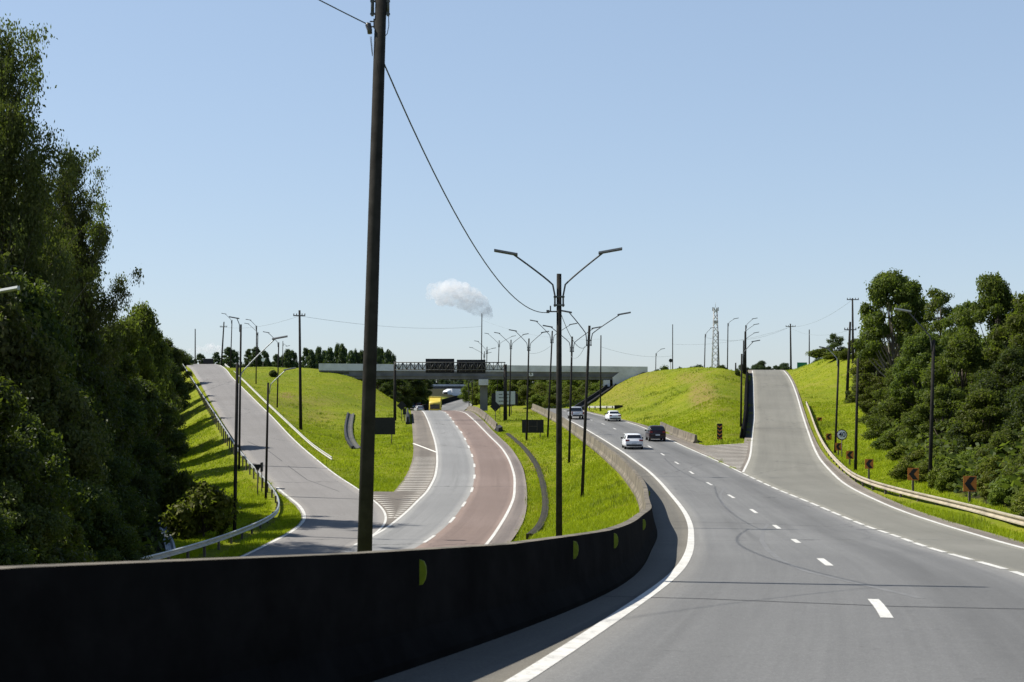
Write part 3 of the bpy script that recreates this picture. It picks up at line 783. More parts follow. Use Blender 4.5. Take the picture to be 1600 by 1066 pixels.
# its lit back and weathered far length are bare concrete: the road face has its shade painted in as black
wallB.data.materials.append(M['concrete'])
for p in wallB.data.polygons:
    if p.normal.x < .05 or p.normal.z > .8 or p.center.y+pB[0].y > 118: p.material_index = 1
for (u, v) in ((652, 900), (893, 868), (958, 838), (1013, 783), (1003, 757)):     # retro-reflecting plates bolted on
    best = min(np.arange(8, 110, .1), key=lambda d: abs((u-800)/F*d-(barX(d)+.13)))
    d = float(best); t = Vector((float(barX(d+.5)-barX(d-.5)), 1, 0)).normalized(); s = Vector((t.y, -t.x, 0))
    c = Vector((float(barX(d)), d, float(zM(d))+float(barH(d))*.80))+s*.15
    mb = MB(); k = [(0, .135), (.05, .12), (.072, .07), (.078, 0), (.066, -.07), (.035, -.125), (0, -.135)]
    mb.prism([c+s*a+Vector((0, 0, b)) for a, b in k], -t, .012); mb.build('reflector', M['reflector'], med)

WB = [(0, -.165), (.075, -.135), (.075, -.085), (.0, -.03), (.0, .03), (.075, .085), (.075, .135), (0, .165), (-.02, .14), (-.02, -.14)]
def guardrail(label, path, mat, side, step=4.0, h=.58, postmat=None, two=False):
    r = thing('guardrail', label, 'guardrail', path[0]-Vector((0, 0, .74)))
    prof = [(a*side*1.15, b) for a, b in WB]
    MB().extrude_profile([p-Vector((0, 0, .16)) for p in path], prof).build('rail_beam', mat, r)
    L = [0]
    for a, b in zip(path, path[1:]): L.append(L[-1]+(b-a).length)
    q = 1.0; first = None
    while q < L[-1]-.2:
        k = int(np.searchsorted(L, q))-1; p = path[k].lerp(path[k+1], (q-L[k])/(L[k+1]-L[k])); t = path[k+1]-path[k]; t.z = 0; t.normalize(); s = Vector((t.y, -t.x, 0))
        c = p-s*side*.10; g = H(c.x, c.y); top = p.z-.03
        rot = Matrix.Rotation(math.atan2(t.y, t.x), 3, 'Z')
        mb = MB(); mb.box((c.x, c.y, (g-.1+top)/2), (.16, .12, top-g+.1), rot); mb.box(p-s*side*.035-Vector((0, 0, .16)), (.2, .05, .16), rot)
        mb.build('post', postmat or M['post'], r); q += step
    return r
guardrail('tan double-wave guardrail on dark posts along the right edge of the entry ramp', RAIL_R, M['rail'], 1)
guardrail('grey guardrail bending round the grass corner at the foot of the exit ramp', RAIL_L, M['rail_grey'], -1, 3.2)
guardrail('straight whitish guardrail up the grass on the inner side of the exit ramp', RAIL_W, M['rail_white'], 1)

# concrete barrier in the gore, black and tan
def gp(u, v): return ground(u, v)
a, b = gp(1060, 672), gp(1113, 690)
ba = [Vector((bR(d)+1.9-.25*math.sin((d-146)/10), d, float(zM(d)))) for d in np.arange(146, 177, 1.5)]
rg, _ = barrier('concrete_barrier', 'short weathered concrete barrier at the grass tip between highway and entry ramp', ba, [.85]*len(ba), M['concrete'])
# barrier up the left edge of the entry ramp, its shade painted in
bd = [Vector((float(bY(d))-1.0, d, float(zR(d)))) for d in np.arange(146, 250, 2)]
rd, _ = barrier('concrete_barrier', 'dark concrete barrier climbing the left edge of the entry ramp', bd, [.95]*len(bd), M['concrete_shaded'])
guardrail('dark curved guardrail on the grass below the lamp poles of the entry ramp', thin([P(1168, 603, 219), P(1167, 621, 200), P(1166, 645, 180), P(1163, 662, 166), P(1156, 675, 157), P(1146, 684, 148)], 2.0), M['post'], 1)
bl = [Vector((float(bLE(d))+.6, d, float(zLn(d)))) for d in np.arange(183, 262, 2.5)]
rb, _ = barrier('concrete_barrier', 'weathered concrete barrier beside the reddish lane near the bridge pier', bl, [.85]*len(bl), M['concrete'])
q0 = bl[0]; mb = MB(); mb.extrude_profile([q0+Vector((.5, -2.6, -.2)), q0+Vector((.1, 0, 0))], [(-.3, -.2), (-.25, .5), (.25, .7), (.3, -.2)]); mb.build('end_block', M['black'], rb)
bb = [Vector((float(bLS(d))-.6, d, float(zLn(d)))) for d in np.arange(196, 226, 2.5)]
rc, _ = barrier('concrete_barrier', 'short black barrier end beside the brown shoulder left of the opposite carriageway', bb, [.9]*len(bb), M['black'])
fb = [Vector((float(farX(d)-farH(d))-.6, d, float(zLn(d)))) for d in np.arange(320, 700, 8)]
rf, _ = barrier('concrete_barrier', 'dark barrier along the distant road climbing behind the yellow truck', fb, [1.3]*len(fb), M['concrete_shaded'])
# little guardrail at the far foot of the mound
p0 = Vector((float(bR(238))+1.3, 238, float(zM(238))+.74)); gr = [p0+Vector((k*.22, -k*.85, .01*k)) for k in range(0, 18, 2)]
g_ = guardrail('short pale guardrail stub ending in a block beyond the white sedan', gr, M['rail_white'], -1, 3)
mb = MB(); e = gr[-1]-Vector((0, 0, .35)); mb.box(e+Vector((.5, -.7, 0)), (1.3, .5, .95)); mb.build('end_block', M['soil_dark'], g_)

# ------------------------------------------------------------------ poles and lamps
def lamp_head(mb, tip, dirx, slope=.18, k=1.0, diry=0.0):
    dv = Vector((dirx, diry, slope)).normalized(); a = tip-dv*.95*k
    mb.extrude_profile([a, a+dv*.15*k, a+dv*.5*k, tip], [(-.10*k, 0), (-.13*k, .04*k), (-.08*k, .11*k), (.08*k, .11*k), (.13*k, .04*k), (.10*k, 0)])
def arm_curve(p0, tip, n=10):
    """from the pole up and out, with a straight middle and a flatter end"""
    c1 = p0+Vector((0, 0, .45)); dx = tip-p0
    pts = [p0]
    for t in np.linspace(0, 1, n):
        x = t; z = .06+.94*(t**.92) if t < .8 else .06+.94*(.8**.92)+(t-.8)*(.94*(1-.8**.92)/.2)
        pts.append(Vector((p0.x+dx.x*(.05+.95*x), p0.y+dx.y*x, p0.z+.35+(dx.z-.35)*z)))
    return pts
def double_lamp(label, base, vtop, tips, rad=.105, group='double lamps along the median', d=None, utop=None, heavy=False, arm_v=None):
    """base: world point; vtop: pixel row of the pole top; tips: pixel positions of the two lamp ends"""
    d = base.y; top = P(utop if utop else 800+F*base.x/d, vtop, d); L = top-base
    r = thing('street_lamp', label, 'street lamp', base, group)
    MB().tube([base-Vector((0, 0, .4)), base+L*.5, top], [rad*1.15, rad, rad*.82], 10).build('pole', M['pole_concrete'], r)
    for (u, v) in tips:
        tip = P(u, v, d); s = 1 if tip.x > top.x else -1
        at = P(800+F*top.x/d, arm_v, d) if arm_v else top-Vector((0, 0, min(1.0, .12*L.length)))
        at = base+L*((at.z-base.z)/L.z); p0 = at+Vector((s*(rad+.05), -.02, 0))
        pts = arm_curve(p0, tip-Vector((s*.7, 0, .06)))
        ar = MB().tube([p0-Vector((0, 0, .45))]+pts, .034 if not heavy else .04, 6).build('arm', M['arm_dark'], r)
        mb = MB(); lamp_head(mb, tip, s); mb.build('lamp_head', M['lamp'], ar)
    mb = MB(); mb.box(at-Vector((0, 0, .05)), (2*rad+.2, 2*rad+.06, .06)); mb.box(at-Vector((0, 0, .38)), (2*rad+.2, 2*rad+.06, .06)); mb.build('bracket', M['arm_dark'], r)
    return r, top
def single_lamp(label, base, vtop, tip, rad=.10, group=None, utop=None, armmat='arm_dark', headmat='lamp', drop=.5):
    d = base.y; top = P(utop if utop else 800+F*base.x/d, vtop, d); L = top-base
    r = thing('street_lamp', label, 'street lamp', base, group)
    MB().tube([base-Vector((0, 0, .4)), top], [rad*1.1, rad*.85], 8).build('pole', M['pole_concrete'], r)
    tp = P(tip[0], tip[1], d); s = 1 if tp.x > top.x else -1
    p0 = top-Vector((-s*(rad+.03), .02, drop)); pts = arm_curve(p0, tp-Vector((s*.7, 0, .05)), 12)
    ar = MB().tube([p0-Vector((0, 0, .3))]+pts, .036, 6).build('arm', M[armmat], r)
    mb = MB(); lamp_head(mb, tp, s); mb.build('lamp_head', M[headmat], ar)
    return r
def pole_only(label, base, vtop, rad=.11, utop=None, name='pole', cat='pole', group=None):
    d = base.y; top = P(utop if utop else 800+F*base.x/d, vtop, d)
    r = thing(name, label, cat, base, group)
    MB().tube([base-Vector((0, 0, .4)), top], [rad*1.15, rad*.8], 8).build('shaft', M['pole_concrete'], r)
    return r
def utility(label, base, vtop, arms, rad=.15, utop=None, half=.95, group=None):
    d = base.y; top = P(utop if utop else 800+F*base.x/d, vtop, d); L = top-base
    r = thing('utility_pole', label, 'utility pole', base, group)
    MB().tube([base-Vector((0, 0, .4)), top], [rad*1.25, rad*.75], 8).build('shaft', M['pole_concrete'], r)
    for v, w in arms:
        c = base+L*((topz(v, d)-base.z)/L.z)-Vector((0, rad+.05, 0))
        ca = MB().box(c, (2*w, .1, .13)).build('crossarm', M['pole_steel'], r)
        mb = MB()
        for x in (-.92, -.45, .45, .92): mb.tube([c+Vector((x*w, 0, .06)), c+Vector((x*w, 0, .16)), c+Vector((x*w, 0, .28))], [.035, .07, .05], 6)
        mb.build('insulators', M['insulator'], ca)
    return r, top

# big leaning pole behind the barrier
pb = foot(566, 27.5); pt = P(595.5, -6, 27.5); LP = pt-pb
rp = thing('utility_pole', 'tall thick leaning pole just behind the median barrier, cropped by the photo top', 'utility pole', pb)
MB().tube([pb-Vector((0, 0, .5)), pb+LP*.4, pt+LP.normalized()*.8], [.150, .132, .106], 20).build('shaft', M['pole_concrete'], rp)
mb = MB()
for s in (-1, 1):
    for vv in (2, 22): 
        c = P(594+s*9, vv, 27.5); mb.box(c, (.16, .05, .03)); mb.box(c+Vector((s*.04, 0, .0)), (.05, .09, .07))
    mb.tube([P(594+s*12, -8, 27.5), P(594+s*12, 22, 27.5)], .033, 8)
mb.build('lamp_bracket', M['arm_dark'], rp)
mb = MB(); c = P(585, 37, 27.5); mb.box(c+Vector((.02, 0, .04)), (.22, .03, .02)); mb.box(c-Vector((-.02, 0, .06)), (.22, .03, .02))
mb.tube([P(573, 36, 27.5), P(575, 38, 27.5), P(577.5, 47, 27.5), P(578, 53, 27.5)], [.02, .06, .05, .045], 8); mb.box(P(586, 37, 27.5), (.06, .05, .18)); mb.build('insulator', M['insulator'], rp)
mb = MB(); mb.tube([P(579+3*math.sin(t*3.1)-2*t+1, 55+33*math.sin(t*math.pi), 27.45) for t in np.linspace(.02, .98, 12)], .006, 5)
mb.tube([P(607, 24, 27.4), P(607.5, 40, 27.4), P(605, 53, 27.4), P(600, 58, 27.4)], .008, 5); mb.build('jumper_wire', M['wire'], rp)

A = foot(873.5, 56.5); lampA, topA = double_lamp('nearest and tallest double-armed street lamp, rising behind the curve of the barrier', A, 428, [(772, 393.5), (972, 391)], .115, arm_v=462)
mb = MB(); c = P(864, 487, 56.5); mb.box(c, (.35, .06, .05)); mb.box(c+Vector((-.1, 0, .12)), (.05, .05, .22)); mb.box(c-Vector((.2, 0, .0)), (.12, .12, .12)); mb.build('wire_clamp', M['insulator'], lampA)
def DL(label, u, v, utop, vtop, tips, rad=.1):
    b = gp(u, v) or foot(u, 200); return double_lamp(label, b, vtop, tips, rad, utop=utop)
DL('leaning double-armed street lamp whose foot stands mid-slope on the median grass', 909, 780, 921, 509, [(873, 486), (985.5, 489.5)], .105)
DL('thin double-armed street lamp just left of the leaning one on the median', 889, 724, 894, 526, [(848, 509.5), (940, 511.5)], .10)
DL('double-armed street lamp with its foot right of the black median sign board', 855.5, 685, 863, 517, [(828, 501), (902, 506)], .10)
DL('double-armed street lamp standing in front of the black median sign board', 822.6, 689, 826.5, 529, [(795, 516), (858, 518.5)], .10)
DL('double-armed street lamp rising just right of the right gantry post', 796, 651, 798.5, 531, [(772, 520), (826, 522)], .10)
DL('double-armed street lamp in front of the middle bridge pier, left of the gantry post', 776, 641, 780, 532, [(757, 521), (806, 525)], .10)
b_ = foot(760, 262)
double_lamp('far double-armed street lamp just left of the bridge pier, behind the gantry board', foot(759, 290), 542, [(741, 533), (775, 544)], .1, utop=761)
double_lamp('farthest double-armed street lamp peeping above the right gantry board', foot(753, 330), 549, [(733, 543), (768, 551)], .1, utop=757)
for u, v0, d in ((711, 592, 420), (720, 592, 390), (728, 592, 360), (739.5, 592, 330), (703.5, 596, 460)):
    double_lamp('thin lamp post lining the far road seen beneath the bridge', Vector((float(farX(d)+farH(d))+1.5+(u-728)*.02, d, H(float(farX(d)+farH(d))+1.5, d))), v0+4, [(u-9+300/d, v0-2), (u+9, v0-2)], .09, group='lamps along the far road', utop=800+F*(float(farX(d)+farH(d))+1.5)/d)
pole_only('very tall bare mast rising through the cloud above the right gantry board', foot(751.5, 310), 490, .12, utop=753, name='mast', cat='mast')
pole_only('bare tapering pole on the grass beside the white sedan', gp(938, 643) or foot(938, 240), 524, .11, utop=939, name='bare_pole')

# exit ramp side
lb = Vector((0, 0, 0))
b1 = foot(366, 88); single_lamp('closest lamp of the exit ramp: long pale arm curving to the right', b1, 568, (449, 527), .11, utop=371, armmat='arm_steel', drop=1.1)
b4 = foot(415, 112); single_lamp('short lamp beside the yield sign with a pale arm pointing right', b4, 598, (462, 576), .095, utop=419, armmat='arm_steel', drop=.6)
LG = 'lamps along the inner side of the exit ramp'
def edgefoot(u, off):
    g = np.arange(105, 300, .25); e = (u-800)/F*g-(bSL(g)+off); k = np.where(np.diff(np.sign(e)) != 0)[0]
    return foot(u, float(g[k[0]])) if len(k) else foot(u, 260)
single_lamp('slim lamp directly behind the closest exit ramp lamp, arm to the left', edgefoot(373.5, -1.4), 507, (358, 496), .10, utop=376.5, drop=.4)
single_lamp('slim lamp high on the exit ramp whose tip is the leftmost of all', foot(360, 276), 500, (346, 490), .10, utop=362.5, drop=.4)
single_lamp('lamp in the middle of the exit ramp grass with the higher left arm', gp(400, 600) or foot(400, 255), 509, (384, 499.5), .10, utop=401, drop=.4)
single_lamp('lamp in the middle of the exit ramp grass with the lower left arm', foot(401.6, 285), 519, (382, 505.5), .10, utop=403, drop=.4)
single_lamp('lamp on the mown slope beyond the white guardrail, arm to the left', gp(433, 637) or foot(433, 225), 535, (411, 519), .10, utop=435.5, drop=.4)
single_lamp('small distant lamp over the plateau with a short right arm', foot(441, 330), 533, (453, 540.5), .09, utop=442, drop=.9)
utility('dark utility pole with one crossarm on the mown slope left of the big pole', gp(470, 672) or foot(470, 200), 485, [(493.5, .75)], .17, utop=468)
utility('utility pole with crossarm at the crest of the exit ramp', foot(345.5, 300), 503, [(511, .75)], .16, utop=350)
pole_only('bare grey pole above the wood at the crest of the exit ramp', foot(305, 310), 514, .13, name='bare_pole')
# fragment of a lamp reaching in from outside the left edge
b9 = foot(-30, 40); single_lamp('lamp head reaching in over the dark wood at the left edge of the photo', b9, 468, (29, 453), .1, armmat='arm_steel', headmat='lamp_pale', drop=.3)

# entry ramp side and the horizon on the right
RG = 'lamps in file up the left side of the entry ramp'
def yfoot(u, off):
    g = np.arange(105, 262, .25); e = (u-800)/F*g-(bY(g)+off); k = np.where(np.diff(np.sign(e)) != 0)[0]
    return foot(u, float(g[k[0]])) if len(k) else foot(u, 240)
single_lamp('front lamp of the entry ramp file, arm lowest of the four', gp(1157.5, 668) or foot(1157, 160), 553, (1187.5, 532.5), .11, utop=1159, drop=.3)
single_lamp('second lamp of the entry ramp file, arm second lowest', yfoot(1161.2, -2.2), 532, (1186, 519.5), .11, utop=1161.8, drop=.3)
single_lamp('third lamp of the entry ramp file, arm second highest', yfoot(1163.2, -2.6), 518, (1186, 506.5), .11, utop=1164, drop=.3)
single_lamp('rear lamp of the entry ramp file with the highest arm', yfoot(1165.5, -2.3), 508, (1183.5, 497.5), .11, utop=1165.3, drop=.3)
single_lamp('lone lamp on the mound top right of the lattice tower', foot(1136.5, 262), 505, (1154, 497.5), .10, utop=1137.5, drop=.3)
single_lamp('lone lamp on the mound top left of the lattice tower', foot(1100.5, 280), 522, (1117, 512), .10, utop=1102, drop=.3)
single_lamp('small lamp over the right end of the bridge', foot(1024, 295), 552, (1039, 545), .09, utop=1025, drop=.3)
pole_only('bare pole close against the lattice tower', foot(1121.5, 285), 518, .12, utop=1122.5, name='bare_pole')
pole_only('bare pole on the horizon between the bridge and the mound top', foot(1051, 300), 507, .10, name='bare_pole')
pole_only('short stump post near the top of the mound', foot(1149.5, 245), 567, .14, name='bare_pole')
pole_only('bare pole on the horizon left of the green sign', foot(1264.5, 290), 515, .12, name='bare_pole')
utility('crossarm utility pole standing beside the crest of the entry ramp', foot(1236, 285), 506, [(510.5, 1.0)], .17, utop=1235)
utility('tall utility pole against the round-topped tree, crossarm at its very top', foot(1333, 215), 466, [(468.5, .9)], .16, utop=1332)
utility('dark leaning utility pole in front of the grass bank, crossarm below its top', gp(1323, 626) or foot(1323, 185), 503, [(515.5, .8)], .18, utop=1328.5)
single_lamp('lamp post behind the speed limit sign with thin arm to the left', foot(1304.5, 128), 562, (1280, 543), .10, utop=1310.5, drop=.3, armmat='arm_steel')
pole_only('armless lamp post just right of the speed limit sign', foot(1336.5, 105), 560, .105, utop=1340.5, name='bare_pole')
single_lamp('lamp post among the roadside trees with a pale lamp to the left', foot(1452.5, 82), 531, (1398, 484), .11, utop=1459, armmat='pole_steel', headmat='lamp_pale', drop=.3)
# lattice tower
bt = foot(1118, 420); tt = topz(481, 420)-bt.z
rt = thing('lattice_tower', 'pale lattice telecom tower on the horizon behind the mound', 'tower', bt)
mb = MB(); w0, w1 = 1.15, .45
def tw(k, s): w = w0+(w1-w0)*s; return bt+Vector(((-1, 1, 1, -1)[k]*w, (-1, -1, 1, 1)[k]*w, tt*s))
for k in range(4): mb.tube([tw(k, 0), tw(k, 1)], .085, 5)
for i in range(12):
    for k in range(4): mb.tube([tw(k, i/12), tw((k+1) % 4, (i+1)/12)], .05, 4); mb.tube([tw((k+1) % 4, i/12), tw(k, (i+1)/12)], .05, 4)
mb.build('lattice', M['tower'], rt)
mb = MB(); q = tw(0, 1); c = (tw(0, 1)+tw(2, 1))/2
for an in range(6): mb.box(c+Vector((math.cos(an)*.8, math.sin(an)*.8, -.4-.1*(an % 3))), (.25, .2, 1.1))
mb.box(c-Vector((0, 0, 4.2)), (1.5, .5, .9)); mb.tube([c, c+Vector((0, 0, 1.6))], .05, 5); mb.build('antennas', M['tower'], rt)

# ------------------------------------------------------------------ cables
def cable(label, a, b, sag, r=.012, mat='wire', n=24, group=None):
    pts = [a.lerp(b, t)-Vector((0, 0, 4*sag*t*(1-t))) for t in np.linspace(0, 1, n)]
    o = thing('overhead_cable', label, 'cable', a, group); MB().tube(pts, r, 5).build('wire', M[mat], o); return o
cable('slack cable dropping from the big leaning pole to the nearest double lamp', P(599, 97, 27.5), P(858, 488, 56.5), 1.35, .016)
cable('cable leaving the big leaning pole towards the top edge of the photo', P(572, 37, 27.5), P(-400, -545, 22), .25, .012)
cable('low cable looping between the leaning double lamp and the nearest one', P(876, 489, 56.5), P(916, 541, 92), .6, .014)
cable('faint cable along the median between the middle double lamps', P(914, 541, 92), P(891, 555, 125), .5, .014, 'wire_far')
cable('faint cable from the median lamps to the far mast', P(860, 541, 160), P(826, 552, 160), .3, .014, 'wire_far')
cable('faint cable crossing the horizon from the mound to the ramp pole', P(1051, 538, 300), P(1235, 511, 285), 1.2, .02, 'wire_far')
cable('faint cable from the ramp pole to the pole by the round-topped tree', P(1236, 511, 285), P(1331, 469, 215), 1.0, .018, 'wire_far')
cable('second faint cable below it, from the ramp pole to the leaning pole', P(1236, 513, 285), P(1327, 516, 185), 1.0, .016, 'wire_far')
cable('faint cable left of the ramp pole reaching the mound lamps', P(1100, 527, 280), P(1234, 511, 285), 1.5, .018, 'wire_far')
cable('long faint cable from the slope pole over to the far mast', P(469, 494, 200), P(753, 510, 310), 1.0, .018, 'wire_far')
cable('long faint cable from the slope pole to the crest pole', P(467, 494, 200), P(350, 511, 300), .8, .018, 'wire_far')
cable('faint cable from the far mast to the bare pole by the sedan', P(753, 500, 310), P(939, 530, 240), 1.3, .016, 'wire_far')
cable('faint cable from the bare pole by the sedan to the horizon pole', P(939, 542, 240), P(1051, 556, 300), .8, .016, 'wire_far')

# ------------------------------------------------------------------ signs
def board(label, u0, v0, u1, v1, d, posts, mat='black', name='road_sign', cat='road sign', thick=.06, yaw=0, parts=None, group=None):
    """flat rectangular sign seen from pixels (u0,v0)-(u1,v1) at distance d; posts: pixel columns"""
    a, b = P(u0, v0, d), P(u1, v1, d); c = (a+b)/2; base = foot((u0+u1)/2, d)
    r = thing(name, label, cat, base, group)
    MB().box(c, (b.x-a.x, thick, a.z-b.z)).build('panel', M[mat], r)
    for u in posts:
        f = foot(u, d+.1); f.y = d+.10; MB().tube([f-Vector((0, 0, .3)), Vector((f.x, d+.10, a.z-.15*(a.z-b.z)))], .055, 6).build('post', M['post'], r)
    return r, c
d_ = gp(612, 694); d_ = d_.y if d_ else 160
rS, c = board('black back of the big road sign on the left verge, partly behind the big pole', 576, 652.5, 617.5, 679, d_, (581, 612), name='road_sign')
mb = MB(); w = 41.5/F*d_
for z in (.3, -.3): mb.box(c+Vector((0, .06, z)), (w*.98, .06, .06))
mb.build('stiffener', M['post'], rS)
d_ = gp(833, 689); d_ = d_.y if d_ else 150
rS, c = board('black back of the big road sign standing in the median grass', 815.5, 656, 849.5, 676.5, d_+3, (821.5, 844), name='road_sign')
mb = MB(); mb.box(c+Vector((0, -.045, 0)), (1.0, .03, .04)); mb.box(c+Vector((-.5, -.04, .0)), (.05, .03, 1.2)); mb.box(c+Vector((.5, -.04, .0)), (.05, .03, 1.2)); mb.build('stiffener', M['post'], rS)
def diamond(label, u, v, half, d, upv):
    c = P(u, v, d); h = half/F*d; f = foot(u, d); r = thing('road_sign', label, 'road sign', f)
    MB().prism([c+Vector((h, 0, 0)), c+Vector((0, 0, h)), c-Vector((h, 0, 0)), c-Vector((0, 0, h))], (0, -1, 0), .04).build('panel', M['black'], r)
    MB().tube([f-Vector((0, 0, .3)), c+Vector((0, .06, h*.5))], .05, 6).build('post', M['post'], r); return r
diamond('black diamond shaped sign back in the median grass under the white board', 774, 635.5, 8.3, 205, 0)
diamond('black diamond shaped sign back on the left verge near the crest of the opposite carriageway', 627.5, 634, 7.6, 205, 0)
r_, c = board('small dark plate on a post beside the left diamond sign', 629.5, 638, 634.5, 648, 204, (632,), name='road_sign')
# white board with worn lettering on dark backing
r_, c = board('pale rectangular board with rows of dark lettering standing before the bridge', 774.5, 611.5, 805, 632, 225, (781, 799), 'sign_grey', name='notice_board', cat='sign board')
MB().box(P(788.5, 624, 226), (4.2, .12, 1.9)).build('backing', M['black'], r_)
mb = MB(); rr = random.Random(3)
for v, n in ((616.5, 8), (621.5, 8), (627, 8)):
    x = 779.5
    while x < 797:
        wdt = rr.uniform(.8, 1.5); p = P(x+wdt/2, v, 224.96); mb.box(p, (wdt/F*225, .02, .16)); x += wdt+(.5 if rr.random() < .75 else 1.6)
mb.build('lettering', M['wire'], r_)
# green direction sign, tiny signs at the horizon
board('green direction sign on two posts at the crest of the entry ramp', 1245.5, 566.5, 1261, 576.5, 262, (1247.5, 1259.5), 'sign_green')
r_ = thing('road_sign', 'small dark round sign on the skyline right of the bridge', 'road sign', foot(1048, 285)); c = P(1048, 563.5, 285)
MB().prism([c+Vector((math.cos(a)*.38, 0, math.sin(a)*.38)) for a in np.linspace(0, 2*math.pi, 17)[:-1]], (0, -1, 0), .04).build('panel', M['black'], r_)
MB().tube([foot(1048, 285.1)-Vector((0, 0, .3)), c+Vector((0, .06, 0))], .05, 6).build('post', M['post'], r_)
r_ = thing('road_sign', 'pale round sign under the trees at the top of the exit ramp', 'road sign', foot(411, 300)); c = P(411, 562.5, 300)
MB().prism([c+Vector((math.cos(a)*.36, 0, math.sin(a)*.36)) for a in np.linspace(0, 2*math.pi, 17)[:-1]], (0, -1, 0), .04).build('panel', M['sign_white'], r_)
MB().tube([foot(411, 300.1)-Vector((0, 0, .3)), c+Vector((0, .06, 0))], .05, 6).build('post', M['post'], r_)
board('wide black sign back standing at the crest of the exit ramp', 317.5, 560.5, 333.5, 570, 300, (320, 331), 'black')
# yield sign back on the exit ramp corner
f = foot(402.5, 115); c = P(402.5, 731, 115); r_ = thing('road_sign', 'black back of a downward pointing triangular yield sign by the guardrail', 'road sign', f); h = 7.0/F*115
MB().prism([c+Vector((-h, 0, h*.75)), c+Vector((h, 0, h*.75)), c+Vector((0, 0, -h*.95))], (0, -1, 0), .03).build('panel', M['black'], r_)
MB().tube([f-Vector((0, 0, .3)), c+Vector((0, .05, .2))], .05, 6).build('post', M['post'], r_)
f = foot(409, 117); r_ = thing('road_sign', 'narrow sign seen edge-on right behind the yield sign', 'road sign', f); c = P(409, 730, 117)
MB().box(c, (.12, .7, .75)).build('panel', M['black'], r_); MB().tube([f-Vector((0, 0, .3)), c], .045, 6).build('post', M['post'], r_)
# speed limit sign
f = foot(1315.5, 122); c = P(1315.5, 679.5, 122); R_ = 8.6/F*122
r_ = thing('speed_limit_sign', 'round speed limit sign reading 40 on a thin post', 'road sign', f)
def disc(c, R, t): return MB().prism([c+Vector((math.cos(a)*R, 0, math.sin(a)*R)) for a in np.linspace(0, 2*math.pi, 33)[:-1]], (0, -1, 0), t)
pn = disc(c, R_, .03).build('rim', M['sign_red'], r_); disc(c-Vector((0, .035, 0)), R_*.82, .03).build('face', M['sign_white'], r_)
tc = bpy.data.curves.new('numerals', 'FONT'); tc.body = '40'; tc.size = R_*1.28; tc.align_x = 'CENTER'; tc.align_y = 'CENTER'; tc.extrude = .006; tc.offset = .002
text_mesh('numerals', tc, c-Vector((0, .078, 0))-f, M['sign_blue'], r_)
MB().tube([f-Vector((0, 0, .3)), c+Vector((0, .05, 0))], .04, 6).build('post', M['post'], r_)
# chevron boards along the right guardrail
CH = [(1515.5, 756, 20, 24, 'nearest and largest chevron board, orange, in front of the trees'), (1427, 741, 17, 19, 'second largest chevron board, orange, at the edge of the trees'),
      (1358, 725, 13, 15, 'orange chevron board right of the armless lamp post'), (1328, 711, 11.5, 12.5, 'orange chevron board directly below the right side of the speed limit sign'),
      (1310, 698, 9.5, 11.5, 'reddish chevron board directly left of the speed limit post'), (1295, 682.5, 8.5, 10, 'small brown chevron board level with the speed limit numerals'),
      (1280.5, 657, 7.5, 9, 'smaller brown chevron board higher up the entry ramp'), (1271.5, 639.5, 7, 8, 'smallest and highest chevron board along the entry ramp')]
rr = RAIL_R
for u, v, w, h, lab in CH:
    k = min(range(len(rr)), key=lambda i: abs(800+F*(rr[i].x+.9)/max(rr[i].y, 1)-u)); d = rr[k].y
    f = foot(u, d); c = P(u, v, d); W_, H_ = w/F*d, h/F*d; yaw = Matrix.Rotation(math.radians(-8), 3, 'Z')
    r_ = thing('chevron_sign', lab, 'chevron sign', f, 'chevron boards along the right guardrail')
    pa = MB().box(c, (W_, .03, H_), yaw).build('panel', M['orange'], r_)
    q = [(.30, .42), (-.28, 0), (.30, -.42), (.06, -.42), (-.40, 0), (.06, .42)]
    q = [(.42, .44), (.04, 0), (.42, -.44), (-.02, -.44), (-.40, 0), (-.02, .44)]
    off = yaw @ Vector((0, -.03, 0)); pts = [c+off+yaw @ Vector((a*W_, 0, b*H_)) for a, b in q]
    n = yaw @ Vector((0, -1, 0)); mb = MB(); mb.prism(pts[0:2]+[pts[4]]+[pts[5]], n, .012); mb.prism([pts[1], pts[2], pts[3], pts[4]], n, .012); mb.build('arrow', M['black_paint'], pa)
    MB().box(Vector((c.x, c.y+.06, (f.z-.3+c.z)/2)), (.11, .07, c.z-f.z+.3)).build('post', M['post'], r_)
# object marker with downward chevrons on the grass nose
f = gp(1124.5, 690) or foot(1124.5, 148); d = f.y; a, b = P(1120.3, 662, d), P(1128.7, 686.5, d); c = (a+b)/2; W_, H_ = b.x-a.x, a.z-b.z
r_ = thing('object_marker', 'black and yellow striped object marker on the grass nose of the entry ramp', 'road sign', f)
pa = MB().box(c, (W_, .04, H_)).build('panel', M['black'], r_); mb = MB()
for k in range(4):
    z = c.z+H_*(.36-.24*k); y = c.y-.03
    for s in (-1, 1):
        mb.prism([(c.x, y, z-.11*W_*2), (c.x+s*W_*.44, y, z+.06*W_*2), (c.x+s*W_*.44, y, z-.01*W_*2-.05), (c.x, y, z-.11*W_*2-.10)], (0, -1, 0), .012)
mb.build('stripes', M['orange'], pa)
for s in (-.25, .25): MB().tube([Vector((c.x+s*W_, d+.06, f.z-.3)), Vector((c.x+s*W_, d+.06, c.z))], .04, 6).build('post', M['post'], r_)

